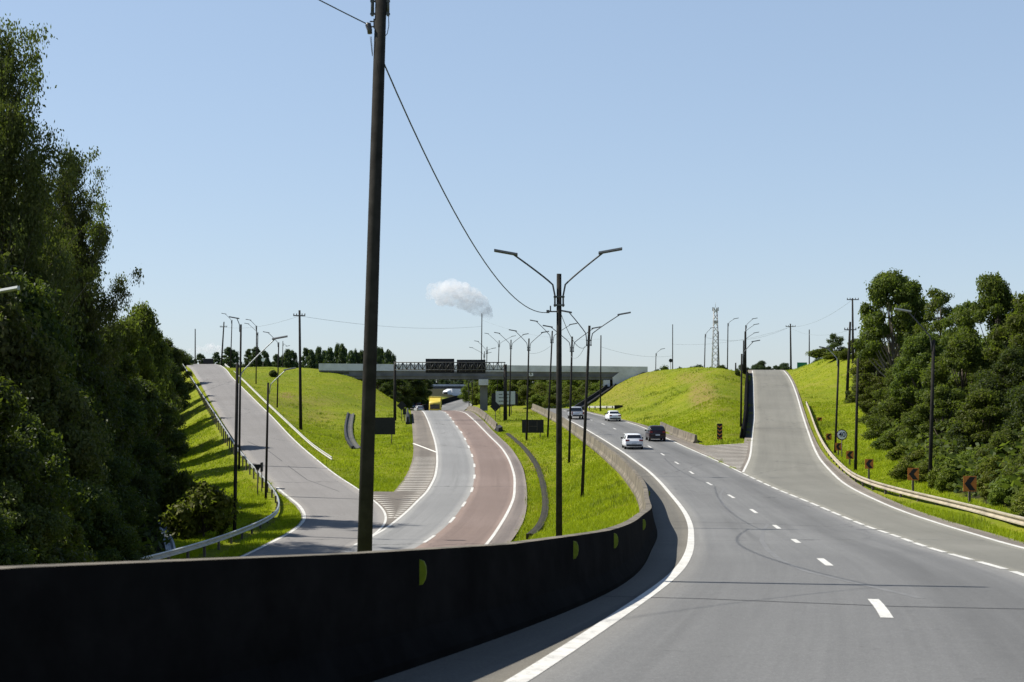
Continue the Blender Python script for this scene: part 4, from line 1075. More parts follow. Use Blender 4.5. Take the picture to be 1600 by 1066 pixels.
# ------------------------------------------------------------------ sign gantry
GD = 205.0
fa, fb_ = foot(617, GD), foot(789.5, GD); rgn = thing('sign_gantry', 'steel gantry with two boards seen from behind, spanning the opposite carriageway', 'gantry', fa)
za, zb = topz(566.5, GD), topz(578, GD)
for f, rad, vt in ((fa, .20, 564.5), (fb_, .26, 569.5)): MB().tube([f-Vector((0, 0, .4)), Vector((f.x, GD, topz(vt, GD)))], [rad*1.1, rad*.9], 10).build('column', M['pole_concrete'], rgn)
mb = MB(); xs = np.linspace(fa.x, fb_.x, 29)
for y in (-.35, .35):
    for z in (za, zb): mb.tube([(fa.x, GD+y, z), (fb_.x, GD+y, z)], .06, 6)
    for i in range(28):
        mb.tube([(xs[i], GD+y, zb if i % 2 else za), (xs[i+1], GD+y, za if i % 2 else zb)], .04, 4); mb.tube([(xs[i], GD+y, za), (xs[i], GD+y, zb)], .035, 4)
for i in range(29): mb.tube([(xs[i], GD-.35, za), (xs[i], GD+.35, za)], .035, 4)
mb.build('truss', M['pole_steel'], rgn)
for (u0, v0, u1, v1) in ((664.5, 560.5, 709.5, 583), (713.5, 562, 758.5, 583.5)):
    a, b = P(u0, v0, GD), P(u1, v1, GD); pa = MB().box(((a.x+b.x)/2, GD+.75, (a.z+b.z)/2), (b.x-a.x, .08, a.z-b.z)).build('sign_panel', M['black'], rgn)
    mb = MB()
    for t in (.1, .3, .5, .7, .9): mb.box((a.x+(b.x-a.x)*t, GD+.62, (a.z+b.z)/2-.2), (.09, .10, (a.z-b.z)*.6))
    mb.build('stiffener', M['pole_steel'], pa)

# ------------------------------------------------------------------ overpass
BD_ = 264.5; br = thing('overpass_bridge', 'concrete road bridge with pale parapet crossing both carriageways', 'bridge', Vector((2, BD_+6, H(2, BD_))))
xa, xb = (498-800)/F*BD_, (1012-800)/F*BD_
def bz(v, x): return topz(v, BD_)
x0, x1 = xa, xb
mb = MB()
def slope(u): return (u-500)/510.0
for y in (BD_, BD_+12):
    pts0 = [(x0, topz(568, BD_)), (x1, topz(573, BD_)), (x1, topz(582, BD_)), (x0, topz(579, BD_))]
    mb.prism([(x, y, z) for x, z in pts0], (0, -1, 0), .3)
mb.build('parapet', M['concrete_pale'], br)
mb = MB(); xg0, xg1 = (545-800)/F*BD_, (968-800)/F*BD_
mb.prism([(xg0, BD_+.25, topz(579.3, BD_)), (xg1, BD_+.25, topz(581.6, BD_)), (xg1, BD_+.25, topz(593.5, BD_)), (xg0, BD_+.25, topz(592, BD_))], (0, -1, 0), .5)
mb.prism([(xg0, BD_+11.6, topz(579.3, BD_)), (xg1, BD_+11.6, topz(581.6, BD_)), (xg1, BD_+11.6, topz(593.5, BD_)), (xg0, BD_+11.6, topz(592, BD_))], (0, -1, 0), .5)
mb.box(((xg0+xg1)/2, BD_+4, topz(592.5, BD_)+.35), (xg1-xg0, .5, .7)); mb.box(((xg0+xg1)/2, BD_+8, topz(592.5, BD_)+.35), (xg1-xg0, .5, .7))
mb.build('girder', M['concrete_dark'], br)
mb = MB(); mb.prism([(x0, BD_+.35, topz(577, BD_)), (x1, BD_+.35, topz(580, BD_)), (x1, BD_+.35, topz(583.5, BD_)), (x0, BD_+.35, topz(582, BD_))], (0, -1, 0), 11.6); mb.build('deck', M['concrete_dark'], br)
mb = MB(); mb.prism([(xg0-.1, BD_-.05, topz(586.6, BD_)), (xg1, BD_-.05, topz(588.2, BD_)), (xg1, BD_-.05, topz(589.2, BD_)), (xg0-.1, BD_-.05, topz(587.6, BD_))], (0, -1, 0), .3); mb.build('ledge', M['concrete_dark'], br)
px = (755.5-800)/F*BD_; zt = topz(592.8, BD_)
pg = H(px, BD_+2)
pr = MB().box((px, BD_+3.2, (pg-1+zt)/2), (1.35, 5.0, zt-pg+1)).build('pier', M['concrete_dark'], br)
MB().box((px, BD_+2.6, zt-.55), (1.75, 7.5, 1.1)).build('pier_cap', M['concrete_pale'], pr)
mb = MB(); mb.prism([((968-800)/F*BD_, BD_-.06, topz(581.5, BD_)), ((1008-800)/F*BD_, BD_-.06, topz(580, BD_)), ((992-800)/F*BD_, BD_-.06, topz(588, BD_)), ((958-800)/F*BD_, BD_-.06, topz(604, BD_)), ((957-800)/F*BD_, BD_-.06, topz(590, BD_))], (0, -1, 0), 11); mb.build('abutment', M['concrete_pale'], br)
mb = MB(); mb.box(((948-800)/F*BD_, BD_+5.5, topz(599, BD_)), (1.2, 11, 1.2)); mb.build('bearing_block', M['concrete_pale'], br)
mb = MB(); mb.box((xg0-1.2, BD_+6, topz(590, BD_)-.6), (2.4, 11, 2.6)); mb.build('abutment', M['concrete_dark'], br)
tc = bpy.data.curves.new('height_mark', 'FONT'); tc.body = '5,5'; tc.size = .75; tc.align_x = 'CENTER'; tc.align_y = 'CENTER'; tc.extrude = .01; tc.offset = .02
text_mesh('height_mark', tc, P(829.5, 585.5, BD_-.34)-br.location, M['sign_white'], br)
# second bridge far off
F2 = 640.0; fbr = thing('far_bridge', 'small pale bridge on columns far off beneath the overpass', 'bridge', Vector((-30, F2, H(-30, F2))))
mb = MB(); a, b = P(640, 600.5, F2), P(775, 604, F2); mb.box((a+b)/2, (b.x-a.x, 8, .9)); mb.build('parapet', M['concrete_pale'], fbr)
mb = MB(); mb.box((a+b)/2-Vector((0, -.5, 1.1)), (b.x-a.x, 7, 1.1)); mb.build('girder', M['concrete_dark'], fbr)
for u in (668, 683, 697, 704, 742): c = P(u, 605, F2); g = H(c.x, F2); MB().box((c.x, F2, (c.z+g)/2-.7), (.9, 5, c.z-g)).build('column', M['concrete_pale'], fbr)
# ditch beside the opposite carriageway, drain on the mown slope, chute in the wood's edge
def ditch(label, pts, w, mat, name='drainage_ditch', h=.12, cat='ditch', lip=True):
    path = [Vector(p) for p in pts]; r = thing(name, label, cat, path[0])
    MB().extrude_profile(path, [(-w/2, -.3), (-w/2, h), (-w*.3, h*1.1), (-w*.12, .03), (w*.12, .03), (w*.3, h*1.1), (w/2, h), (w/2, -.3)]).build('channel', M[mat], r); return r
q = [(gp(u, v)) for u, v in ((549, 648), (545, 668), (546, 685), (552, 697), (558, 702))]
q = [x+Vector((0, 0, .08)) for x in q if x]
if len(q) > 1:
    rD = ditch('stone lined drainage channel with dark edge on the slope behind the big pole', thin(q, 2), .9, 'stone')
    MB().extrude_profile([x+Vector((-.55, 0, 0)) for x in thin(q, 2)], [(-.16, -.3), (-.16, .3), (.1, .25), (.1, -.3)]).build('kerb', M['black'], rD)
q = [Vector((float(bLE(d))+1.4, d, max(H(float(bLE(d))+1.4+k, d) for k in (-.5, 0, .5))+.05)) for d in np.arange(82, 178, 1.5)]
ditch('dark soil drainage ditch along the median grass beside the reddish lane', thin(q, 1.5), .48, 'soil_dark', h=.0)
q = [ground(u, v) for u, v in ((958, 604), (945, 614), (930, 624), (915, 634), (903, 642))]; q = [x for x in q if x and x.y < 300]
if len(q) > 1:
    rs_ = thing('shadow_band', 'dark sloping band standing in for bridge shadow, from the abutment down behind the pickup truck', 'shadow band', q[0])  # dark strip modelled where the bridge's shadow falls on the slope
    MB().extrude_profile([x-Vector((0, 0, .3)) for x in q], [(-.9, -.4), (-.9, 1.0), (-.7, 1.0), (-.6, .5), (.6, .5), (.7, 1.0), (.9, 1.0), (.9, -.4)]).build('channel', M['black'], rs_)
q = [P(254, 820, 92), P(259, 838, 86), P(264, 852, 81), P(267, 866, 77)]; q = [Vector((p.x, p.y, max(p.z, H(p.x, p.y)+.2))) for p in q]
ditch('pale concrete water chute running down between the wood and the bush', thin(q, 1.5), .55, 'water', name='water_chute', cat='chute')
# ------------------------------------------------------------------ vehicles
def vehicle_root(name, label, cat, x, y, z, heading, group=None):
    r = thing(name, label, cat, (x, y, z), group, heading); T = Matrix.Translation((x, y, z)) @ Matrix.Rotation(heading, 4, 'Z'); return r, T
def loft(mb, T, stations, cap=True):
    """stations: (y, [(x,z) right side bottom to top]); mirrored"""
    vs = []; fs = []; k = 2*len(stations[0][1])
    for y, half in stations:
        ring = [(x, y, z) for x, z in half]+[(-x, y, z) for x, z in half[::-1]]; vs += [T @ Vector(q) for q in ring]
    for i in range(len(stations)-1):
        for j in range(k): fs.append((i*k+j, i*k+(j+1) % k, (i+1)*k+(j+1) % k, (i+1)*k+j))
    if cap: fs += [tuple(range(k)), tuple((len(stations)-1)*k+j for j in range(k))[::-1]]
    return mb.add(vs, fs, True)
def wheel(T, x, y, R, w, root):
    mb = MB(); s = 1 if x > 0 else -1
    def ring(r, xx): return [T @ Vector((xx, y+math.cos(a)*r, R+math.sin(a)*r)) for a in np.linspace(0, 2*math.pi, 25)[:-1]]
    prof = [(R*.62, x-w/2), (R*.93, x-w/2), (R, x-w*.35), (R, x+w*.35), (R*.93, x+w/2), (R*.62, x+w/2)]
    vs = []; n = 24
    for r, xx in prof: vs += ring(r, xx)
    fs = [(i*n+j, i*n+(j+1) % n, (i+1)*n+(j+1) % n, (i+1)*n+j) for i in range(5) for j in range(n)]; mb.add(vs, fs, True); ty = mb.build('wheel', M['tyre'], root)
    mb = MB(); a = ring(R*.62, x+s*w*.42); mb.add(a, [tuple(range(n))]); b = ring(R*.62, x-s*w*.3); mb.add(b, [tuple(range(n))])
    for q in range(5):
        an = q*2*math.pi/5; c = T @ Vector((x+s*w*.46, y+math.cos(an)*R*.32, R+math.sin(an)*R*.32)); mb.box(c, (.03, R*.5, R*.16), (T.to_3x3() @ Matrix.Rotation(an, 3, 'X')))
    mb.build('rim', M['rim'], ty)
def car(name, label, cat, x, y, z, heading, paint, L, W, low, cabin, wheels, tail, glass=True, bumper=None, bed=None):
    r, T = vehicle_root(name, label, cat, x, y, z, heading); hw = W/2
    st = []
    for (yy, z0, z1, k) in low: st.append((yy, [(hw*k*.80, z0), (hw*k*.97, z0+.10), (hw*k, z0+.35*(z1-z0)), (hw*k*.99, z0+.75*(z1-z0)), (hw*k*.94, z1-.02), (hw*k*.80, z1)]))
    mb = MB(); loft(mb, T, st)
    cs = []
    for (yy, zb, zr, wb, wr) in cabin: cs.append((yy, [(hw*wb, zb-.06), (hw*wb, zb), (hw*(wr+.05), zr-.08), (hw*wr, zr-.02), (hw*wr*.6, zr+.012)]))
    if bed is None or True: loft(mb, T, cs)
    mb.build('body', M[paint], r)
    # glass panels stand 1 cm proud of the cabin
    def pane(name, pts, nrm, mat='glass', t=.02):
        n = (T.to_3x3() @ Vector(nrm)).normalized(); MB().prism([T @ Vector(p)+n*.012 for p in pts], n, t).build(name, M[mat], r)
    y0, zb0, zr0, wb0, wr0 = cabin[0]; y1, zb1, zr1, wb1, wr1 = cabin[1]
    a, b = .16, .90
    def mixp(t, s): # point on the rear slope
        ya = y0+(y1-y0)*t; za = zr0+(zr1-zr0)*t; w = (wr0+(wr1-wr0)*t)*.93; return (s*hw*w, ya, za)
    pane('rear_window', [mixp(a, 1), mixp(b, 1), mixp(b, -1), mixp(a, -1)], (0, -(zr1-zr0), (y1-y0)))
    yn, zbn, zrn, wbn, wrn = cabin[-1]; ym, zbm, zrm, wbm, wrm = cabin[-2]
    pane('windscreen', [(s*hw*.9*(wrn if t < .5 else wrm), yn+(ym-yn)*t, zrn+(zrm-zrn)*t) for s, t in ((1, .08), (-1, .08), (-1, .92), (1, .92))], (0, (zrm-zrn), -(ym-yn)))
    zr = max(c[2] for c in cabin); zb = zb1
    for s in (-1, 1):
        ya, yb = y1-.05*(y1-y0), ym+.15*(yn-ym); xm0 = hw*wb1+.004; xm1 = hw*(wr1+.05)+.004
        def sp(yy, t): return (s*(xm0+(xm1-xm0)*t), yy, zb+(zr-.10-zb)*t)
        n = (s*(zr-zb), 0, xm0-xm1); gap = (yb-ya)*.46
        pane('side_window', [sp(ya, .12), sp(ya+gap, .1), sp(ya+gap, .92), sp(ya+.12, .92)], n); pane('side_window', [sp(ya+gap+.09, .1), sp(yb+.35, .1), sp(yb-.15, .92), sp(ya+gap+.09, .92)], n)
        mb = MB(); mb.box(T @ Vector((s*(hw+.09), yb+.15, zb+.08)), (.2, .11, .15), T.to_3x3()); mb.build('mirror', M['trim' if paint != 'car_white' else 'trim'], r)
        for (xx, yy, zz, sx, sy, sz) in tail: MB().box(T @ Vector((s*xx, yy, zz)), (sx, sy, sz), T.to_3x3()).build('tail_light', M['tail'], r)
    R = wheels[2]
    for yy in wheels[:2]:
        for s in (-1, 1): wheel(T, s*(hw-.115), yy, R, .21, r)
    mb = MB(); mb.box(T @ Vector((0, .06, low[0][1]+.05)), (W*.80, .2, .16), T.to_3x3()); mb.build('rear_bumper', M['trim'], r)
    pz = bumper or .62; MB().box(T @ Vector((0, -.02, pz)), (.46, .03, .14), T.to_3x3()).build('number_plate', M['plate'], r)
    return r, T
def head(b, d): return math.atan2(-(float(b(d+1))-float(b(d-1)))/2, 1)
def zat(d): return float(zM(d))+.004
d = 135.2; car('hatchback_car', 'white hatchback in the left highway lane, nearest of the cars ahead', 'car', 11.62, d, zat(d), head(bD, d), 'car_white', 4.3, 1.80,
    [(0, .36, .80, .88), (.10, .24, .98, .96), (.5, .22, .97, 1), (2.0, .22, .93, 1), (3.2, .22, .93, 1), (3.9, .24, .80, .96), (4.3, .32, .62, .85)],
    [(.10, .95, 1.0, .90, .84), (.55, .95, 1.42, .93, .70), (1.3, .94, 1.49, .95, .72), (2.2, .93, 1.47, .95, .72), (3.25, .92, .96, .92, .86)], (.78, 3.42, .32), [(.66, .05, .88, .36, .12, .16)], bumper=.58)
d = 148.8; car('suv_car', 'dark maroon SUV in the right highway lane beside the gore', 'car', 15.25, d, zat(d), head(bD, d), 'car_black', 4.2, 1.80,
    [(0, .42, .95, .90), (.10, .30, 1.08, .97), (.5, .27, 1.06, 1), (2.0, .27, 1.02, 1), (3.1, .27, 1.02, 1), (3.9, .3, .92, .96), (4.2, .38, .7, .86)],
    [(.08, 1.04, 1.1, .92, .86), (.42, 1.04, 1.55, .94, .74), (1.2, 1.02, 1.66, .96, .76), (2.1, 1.0, 1.62, .95, .75), (3.1, 1.0, 1.04, .92, .86)], (.78, 3.35, .34), [(.68, .04, 1.0, .30, .12, .18)], bumper=.70)
d = 195; car('sedan_car', 'white sedan in the right highway lane below the grassy mound', 'car', 14.15, d, zat(d), head(bD, d), 'car_white', 4.5, 1.78,
    [(0, .36, .88, .86), (.10, .24, .98, .95), (.75, .22, 1.0, 1), (2.0, .22, .93, 1), (3.3, .22, .93, 1), (4.1, .24, .80, .96), (4.5, .32, .6, .85)],
    [(.62, .97, 1.0, .90, .82), (1.25, .95, 1.40, .94, .68), (1.8, .94, 1.47, .95, .70), (2.4, .93, 1.44, .95, .70), (3.4, .92, .95, .92, .86)], (.95, 3.6, .32), [(.63, .04, .83, .38, .12, .15)], bumper=.52)
d = 201; rP_, T = car('pickup_truck', 'silver pickup truck farthest ahead in the left highway lane', 'pickup truck', 9.3, d, zat(d), head(bD, d), 'car_silver', 5.3, 1.86,
    [(0, .52, 1.08, .94), (.06, .44, 1.12, .98), (1.6, .42, 1.12, 1), (2.0, .40, 1.10, 1), (4.1, .40, 1.10, 1), (4.9, .42, 1.02, .97), (5.3, .5, .85, .9)],
    [(1.62, 1.1, 1.12, .94, .88), (1.78, 1.1, 1.70, .94, .80), (2.3, 1.1, 1.80, .95, .80), (3.1, 1.1, 1.76, .95, .79), (4.0, 1.08, 1.12, .93, .88)], (1.15, 4.25, .39), [(.80, .03, .92, .16, .1, .36)], bumper=.60)
mb = MB(); mb.box(T @ Vector((0, .85, 1.16)), (1.6, 1.5, .06), T.to_3x3()); mb.build('bed_cover', M['trim'], rP_)
# trucks on the far road, coming towards us
def truck(label, x, y, heading, paint, boxpaint, W=2.5, Hh=3.6, L=8.0, zz=None):
    z = H(x, y) if zz is None else zz; r, T = vehicle_root('truck', label, 'truck', x, y, z, heading)
    mb = MB(); loft(mb, T, [(0, [(W*.44, .5), (W*.48, .7), (W*.48, 1.4), (W*.46, 2.3), (W*.40, 2.45)]), (.25, [(W*.46, .45), (W*.49, .7), (W*.49, 1.5), (W*.48, 2.5), (W*.42, 2.75)]), (1.9, [(W*.46, .45), (W*.49, .7), (W*.49, 1.5), (W*.48, 2.6), (W*.44, 2.85)])])
    mb.build('cab', M[paint], r)
    MB().box(T @ Vector((0, -.03, 1.72)), (W*.80, .12, .95), T.to_3x3()).build('windscreen', M['glass'], r)
    mb = MB(); mb.prism([T @ Vector(p) for p in ((-W*.44, .35, 2.7), (-W*.46, 1.7, Hh-.25), (W*.46, 1.7, Hh-.25), (W*.44, .35, 2.7))], T.to_3x3() @ Vector((0, -.7, .7)), .08); mb.build('roof_deflector', M[paint], r)
    MB().box(T @ Vector((0, 2.1+(L-2.1)/2, .95+(Hh-.95)/2)), (W, L-2.2, Hh-.95), T.to_3x3()).build('cargo_box', M[boxpaint], r)
    MB().box(T @ Vector((0, .0, .62)), (W*.92, .25, .35), T.to_3x3()).build('bumper', M['trim'], r)
    for s in (-1, 1): MB().box(T @ Vector((s*W*.36, -.03, .95)), (.3, .12, .18), T.to_3x3()).build('headlight', M['plate'], r); MB().box(T @ Vector((s*(W*.5+.14), .25, 1.9)), (.12, .12, .55), T.to_3x3()).build('mirror', M['trim'], r)
    for yy in (1.0, L-1.6):
        for s in (-1, 1): wheel(T, s*(W/2-.16), yy, .5, .28, r)
    return r
y = 292; x = (679.5-800)/F*y; truck('yellow box truck coming over the crest of the opposite carriageway', x, y, math.radians(2), 'car_yellow', 'car_yellow', 2.5, 3.75, 8.5, float(zL(y)))
y = 505; x = (696-800)/F*y; truck('white truck on the distant road beyond the yellow truck', x, y, math.radians(-38), 'car_white', 'car_white', 2.6, 3.4, 8.5, topz(622.5, y))
k = 0
for (u, v, d, paint, hd, lab) in ((657, 644.5, 318, 'car_silver', .25, 'silver car in the shade just left of the yellow truck'), (646, 641, 342, 'car_blue', .3, 'dark blue car in the shaded queue under the bridge'), (640, 636.5, 372, 'car_blue', .4, 'blue car at the rear left of the shaded queue'),
      (651, 635, 385, 'car_white', .35, 'white car at the far end of the shaded queue'), (654, 639, 355, 'car_black', .3, 'black car in the middle of the shaded queue')):
    x = (u-800)/F*d
    car('car', lab, 'car', x, d, H(x, d)+.30, hd, paint, 4.3, 1.8,
        [(0, .36, .85, .88), (.10, .24, .96, .96), (.5, .22, .97, 1), (2.0, .22, .93, 1), (3.2, .22, .93, 1), (3.9, .24, .80, .96), (4.3, .32, .62, .85)],
        [(.10, .95, 1.0, .90, .84), (.55, .95, 1.42, .93, .70), (1.3, .94, 1.49, .95, .72), (2.2, .93, 1.47, .95, .72), (3.25, .92, .96, .92, .86)], (.78, 3.42, .32), [(.66, .05, .88, .36, .12, .16)])

# ------------------------------------------------------------------ trees
def unit(a): return a/np.maximum(np.linalg.norm(a, axis=1, keepdims=True), 1e-9)
def leaf_mesh(name, C, Nn, S, rng, asp=.5):
    n = len(C); t = unit(np.cross(Nn, rng.normal(size=(n, 3)))); b = np.cross(Nn, t)
    S = S[:, None]; v = np.stack([C-t*S, C+b*S*asp+Nn*S*.12, C+t*S, C-b*S*asp+Nn*S*.12], 1).reshape(-1, 3)
    return me_np(name, v, np.arange(4*n, dtype=np.int32).reshape(-1, 4))
def lobes_to_leaves(lobes, dens, smin, smax, rng, inner=.35, droop=0.0):
    Cs, Ns = [], []
    for (cx, cy, cz, rx, ry, rz) in lobes:
        n = int(dens*(rx*ry+ry*rz+rx*rz)/3*4)
        d = unit(rng.normal(size=(n, 3))); rad = np.where(rng.random(n) < inner, rng.random(n)**.5, np.abs(.96+rng.normal(size=n)*.2)); rad = np.where(rng.random(n) < .10, 1+np.minimum(.35, .10*rng.exponential(size=n)), rad)
        # ragged surface: a few bumps per lobe
        k = unit(rng.normal(size=(9, 3))); bump = .82+.42*np.max(np.clip(d @ k.T, 0, 1)**7, axis=1)
        p = d*(rad*bump)[:, None]*np.array([rx, ry, rz]); Cs.append(p+np.array([cx, cy, cz]))
        nn = unit(d*.8+rng.normal(size=(n, 3))*.75+np.array([0, 0, .35-droop])); Ns.append(nn)
    C = np.concatenate(Cs); Nn = np.concatenate(Ns); return C, Nn, rng.uniform(smin, smax, len(C))
def make_tree(kind, seed):
    rng = np.random.default_rng(seed); lobes = []; limbs = []
    if kind == 'broad':
        Ht, Wd = 12.0, 9.5; trunk = [(0, 0, -.5, .26), (.1, .05, 2, .21), (.15*rng.normal(), .1, 5, .17), (.2*rng.normal(), .2, 8.2, .10)]
        for i in range(38):
            a = i*2.4+rng.random(); t = (i+.5)/38; z = 2.2+8.9*t+rng.normal()*.3; R = 4.0*math.sin(math.pi*min(1, .24+.73*t))**.75*(.55+.62*rng.random()); r = .55+.75*rng.random()**1.5
            lobes.append((R*math.cos(a), R*math.sin(a), z, r*1.25, r*1.25, r*.8))
            if i % 2: limbs.append((.45*z, lobes[-1][:3]))
        lobes += [(.2, 0, 11.0, .9, .9, .9), (-.5, .4, 10.6, .8, .8, .7)]; dens, s0, s1, mat, bark = 200, .10, .24, 'leaf_mid', 'bark'
    elif kind == 'dome':
        Ht, Wd = 16.0, 12.0; trunk = [(0, 0, -.5, .34), (.2, 0, 3, .28), (.1, .2, 7, .22), (-.2, .1, 12, .12)]
        for i in range(36):
            a = i*2.4+rng.random()*.8; t = i/35; z = 6.5+8.3*t; R = 4.7*math.sqrt(max(.03, 1-(max(0, t-.25)/.78)**2))*(.6+.5*rng.random()); r = .7+.75*rng.random()**1.4
            lobes.append((R*math.cos(a), R*math.sin(a), z, r*1.25, r*1.25, r*.75)); limbs.append((.5*z, lobes[-1][:3]))
        lobes += [(0, 0, 14.9, 1.2, 1.2, .9)]; dens, s0, s1, mat, bark = 190, .11, .26, 'leaf_mid', 'bark_pale'
    elif kind == 'slender':
        Ht, Wd = 13.0, 6.0; trunk = [(0, 0, -.5, .2), (.1, .1, 4, .16), (-.1, .2, 8, .12), (.1, .1, 12, .05)]
        for i in range(13):
            a = i*2.4+rng.random(); t = i/12; z = 6.0+6.4*t; R = (2.5-1.3*t)*(.6+.5*rng.random()); r = .6+.45*rng.random()
            lobes.append((R*math.cos(a), R*math.sin(a), z, r*1.25, r*1.25, r*.75)); limbs.append((.62*z, lobes[-1][:3]))
        dens, s0, s1, mat, bark = 190, .10, .22, 'leaf_mid', 'bark_pale'
    elif kind == 'gum':      # feathery: sprays of small hanging leaves along many thin twigs
        Ht, Wd = 27.0, 12.0; trunk = [(0, 0, -.5, .40), (.2, 0, 6, .32), (.1, .3, 13, .22), (-.3, .2, 20, .12), (.1, .2, 26.4, .02)]
        mat, bark = 'leaf_gum', 'bark_pale'; gC, gN, gS = [], [], []; twigs = []; zs = [q[2] for q in trunk]
        nb = 95
        for i in range(nb):
            t = i/(nb-1); z0 = 4.5+20.5*t; a = i*2.4+rng.normal()*.4; L = (1.3+5.6*(1-t)**.75)*(.45+.75*rng.random())
            p = np.array([np.interp(z0, zs, [q[k] for q in trunk]) for k in range(3)]); d = np.array([math.cos(a), math.sin(a), .45+.7*rng.random()]); pts = [p.copy()]
            for k in range(6):
                p = p+d*L/6; d = d+rng.normal(size=3)*.22+np.array([0, 0, .04]); pts.append(p.copy())
            twigs.append((pts, .055*(1.2-t)))
            for k in range(2, 7):
                for q in range(2):
                    c = pts[k]+rng.normal(size=3)*.30*(.6+L*.12); sg = (.20+.30*rng.random())*(.75+.10*L); n = int((50+90*rng.random())*(sg/.35)**2*(.22+1.0*(1-t)**.7))
                    x = rng.normal(size=(n, 3))*np.array([sg, sg, sg*.8]); x[:, 2] -= np.abs(x[:, 2])*.3; gC.append(c+x); gN.append(unit(rng.normal(size=(n, 3))*np.array([1, 1, .45]))); gS.append(rng.uniform(.07, .17, n))
                    if rng.random() < .5:
                        e = c+rng.normal(size=3)*.5+np.array([0, 0, .35]); twigs.append(([pts[k-1], (pts[k-1]+e)/2+rng.normal(size=3)*.1, e], .014))
    elif kind == 'dense':
        Ht, Wd = 14.0, 10.0; trunk = [(0, 0, -.5, .3), (.1, 0, 3, .24), (0, .2, 7, .2), (.1, .1, 11, .1)]
        for i in range(46):
            a = i*2.4+rng.random(); t = i/45; z = 1.2+11.6*t+rng.normal()*.3; R = 4.3*math.sin(math.pi*(.3+.68*t))**.7*(.55+.6*rng.random()); r = .65+.85*rng.random()**1.4
            lobes.append((R*math.cos(a), R*math.sin(a), z, r*1.15, r*1.15, r*.9)); limbs.append((.5*z+.5, lobes[-1][:3]))
        lobes += [(0, 0, 12.9, .9, .9, 1.0), (0, 0, 6, 2.4, 2.4, 3.6)]; dens, s0, s1, mat, bark = 210, .08, .22, 'leaf_dark', 'bark'
    elif kind == 'conifer':
        Ht, Wd = 13.0, 6.5; trunk = [(0, 0, -.5, .25), (0, 0, 6, .18), (0, 0, 12.4, .05)]
        for i in range(18):
            a = i*2.4; t = i/17; z = 3.2+9.0*t; R = (2.6-2.0*t**1.5)*(.6+.5*rng.random()); r = .8+.5*(1-t)*rng.random()
            lobes.append((R*math.cos(a), R*math.sin(a), z, r*1.2, r*1.2, r*.75)); limbs.append((z*.9, lobes[-1][:3]))
        dens, s0, s1, mat, bark = 60, .22, .45, 'leaf_far', 'bark'
    else:  # bush
        Ht, Wd = 3.2, 3.6; trunk = [(0, 0, -.3, .07), (.05, 0, .6, .06), (0, .05, 1.6, .03)]
        for i in range(13):
            a = i*2.4+rng.random(); t = i/12; z = .45+2.2*t; R = 1.25*math.sin(math.pi*(.35+.62*t))*(.7+.5*rng.random()); r = .42+.32*rng.random()
            lobes.append((R*math.cos(a), R*math.sin(a), z, r*1.15, r*1.15, r)); limbs.append((.3, lobes[-1][:3]))
        dens, s0, s1, mat, bark = 300, .10, .22, 'leaf_mid', 'bark'
    if kind == 'gum': C, Nn, S = np.concatenate(gC), np.concatenate(gN), np.concatenate(gS)
    else: C, Nn, S = lobes_to_leaves(lobes, dens, s0, s1, rng)
    crown = leaf_mesh(kind+'_crown', C, Nn, S, rng); crown.materials.append(M[mat])
    mb = MB(); mb.tube([q[:3] for q in trunk], [q[3] for q in trunk], 8)
    for z0, c in limbs:
        zs = [q[2] for q in trunk]; p0 = Vector([np.interp(z0, zs, [q[k] for q in trunk]) for k in range(3)]); c = Vector(c); r0 = np.interp(z0, zs, [q[3] for q in trunk])*.5
        m = p0.lerp(c, .5)+Vector((0, 0, -.06*(c-p0).length)); mb.tube([p0, m, c+(c-p0)*.10], [r0, r0*.65, .015], 5)
    if kind == 'gum':
        for pts, r in twigs: mb.tube([Vector(q) for q in pts], [r*(1-.85*k/(len(pts)-1)) for k in range(len(pts))], 4, False)
    tm = bpy.data.meshes.new(kind+'_trunk'); tm.from_pydata(mb.v, [], mb.f); tm.polygons.foreach_set('use_smooth', mb.s); tm.materials.append(M[bark])
    return tm, crown, Ht, Wd
PROTO = {}
for kd, n in (('broad', 3), ('dome', 1), ('slender', 2), ('gum', 2), ('dense', 3), ('conifer', 2), ('bush', 3)):
    PROTO[kd] = [make_tree(kd, 11+7*i+len(kd)) for i in range(n)]
NAMES = {'broad': 'broadleaf_tree', 'dome': 'broadleaf_tree', 'slender': 'slender_tree', 'gum': 'eucalyptus_tree', 'dense': 'dense_tree', 'conifer': 'conifer_tree', 'bush': 'bush'}
TR = random.Random(5); USED = {}
def plant(kind, base, height, width, label, group=None, var=None, leaf=None, rz=None):
    tm, cm, Ht, Wd = PROTO[kind][(var if var is not None else TR.randrange(99)) % len(PROTO[kind])]
    r = thing(NAMES[kind], label, 'bush' if kind == 'bush' else 'tree', base, group, TR.uniform(0, 6.28) if rz is None else rz)
    k = width/Wd; kz = height/Ht
    if kind != 'bush' and kz < .95*k:     # squat on the slope: keep its proportions, its foot lies deeper in the bank
        kz = .95*k; r.location = Vector(base)+Vector((0, 0, height-kz*Ht))
    r.scale = (k, k, kz)
    if leaf:
        key = (cm.name, leaf)
        if key not in USED: c = cm.copy(); c.materials.clear(); c.materials.append(M[leaf]); USED[key] = c
        cm = USED[key]
    for nm, me in (('trunk', tm), ('crown', cm)):
        o = bpy.data.objects.new(nm, me); COL.objects.link(o); o.parent = r
    return r
def tree(kind, u, vtop, d, wpx, label, group=None, var=None, leaf=None, du=0):
    b = foot(u, d); h = max(1.2, topz(vtop, d)-b.z); return plant(kind, b, h, wpx/F*d, label, group, var, leaf)
GL, LLAB = 'trees of the dark wood left of the exit ramp', 'dark leafy tree standing in the wood left of the exit ramp'
tree('gum', 0, 12, 84, 205, 'tallest tree, a wispy eucalyptus at the top left corner', None, 0)
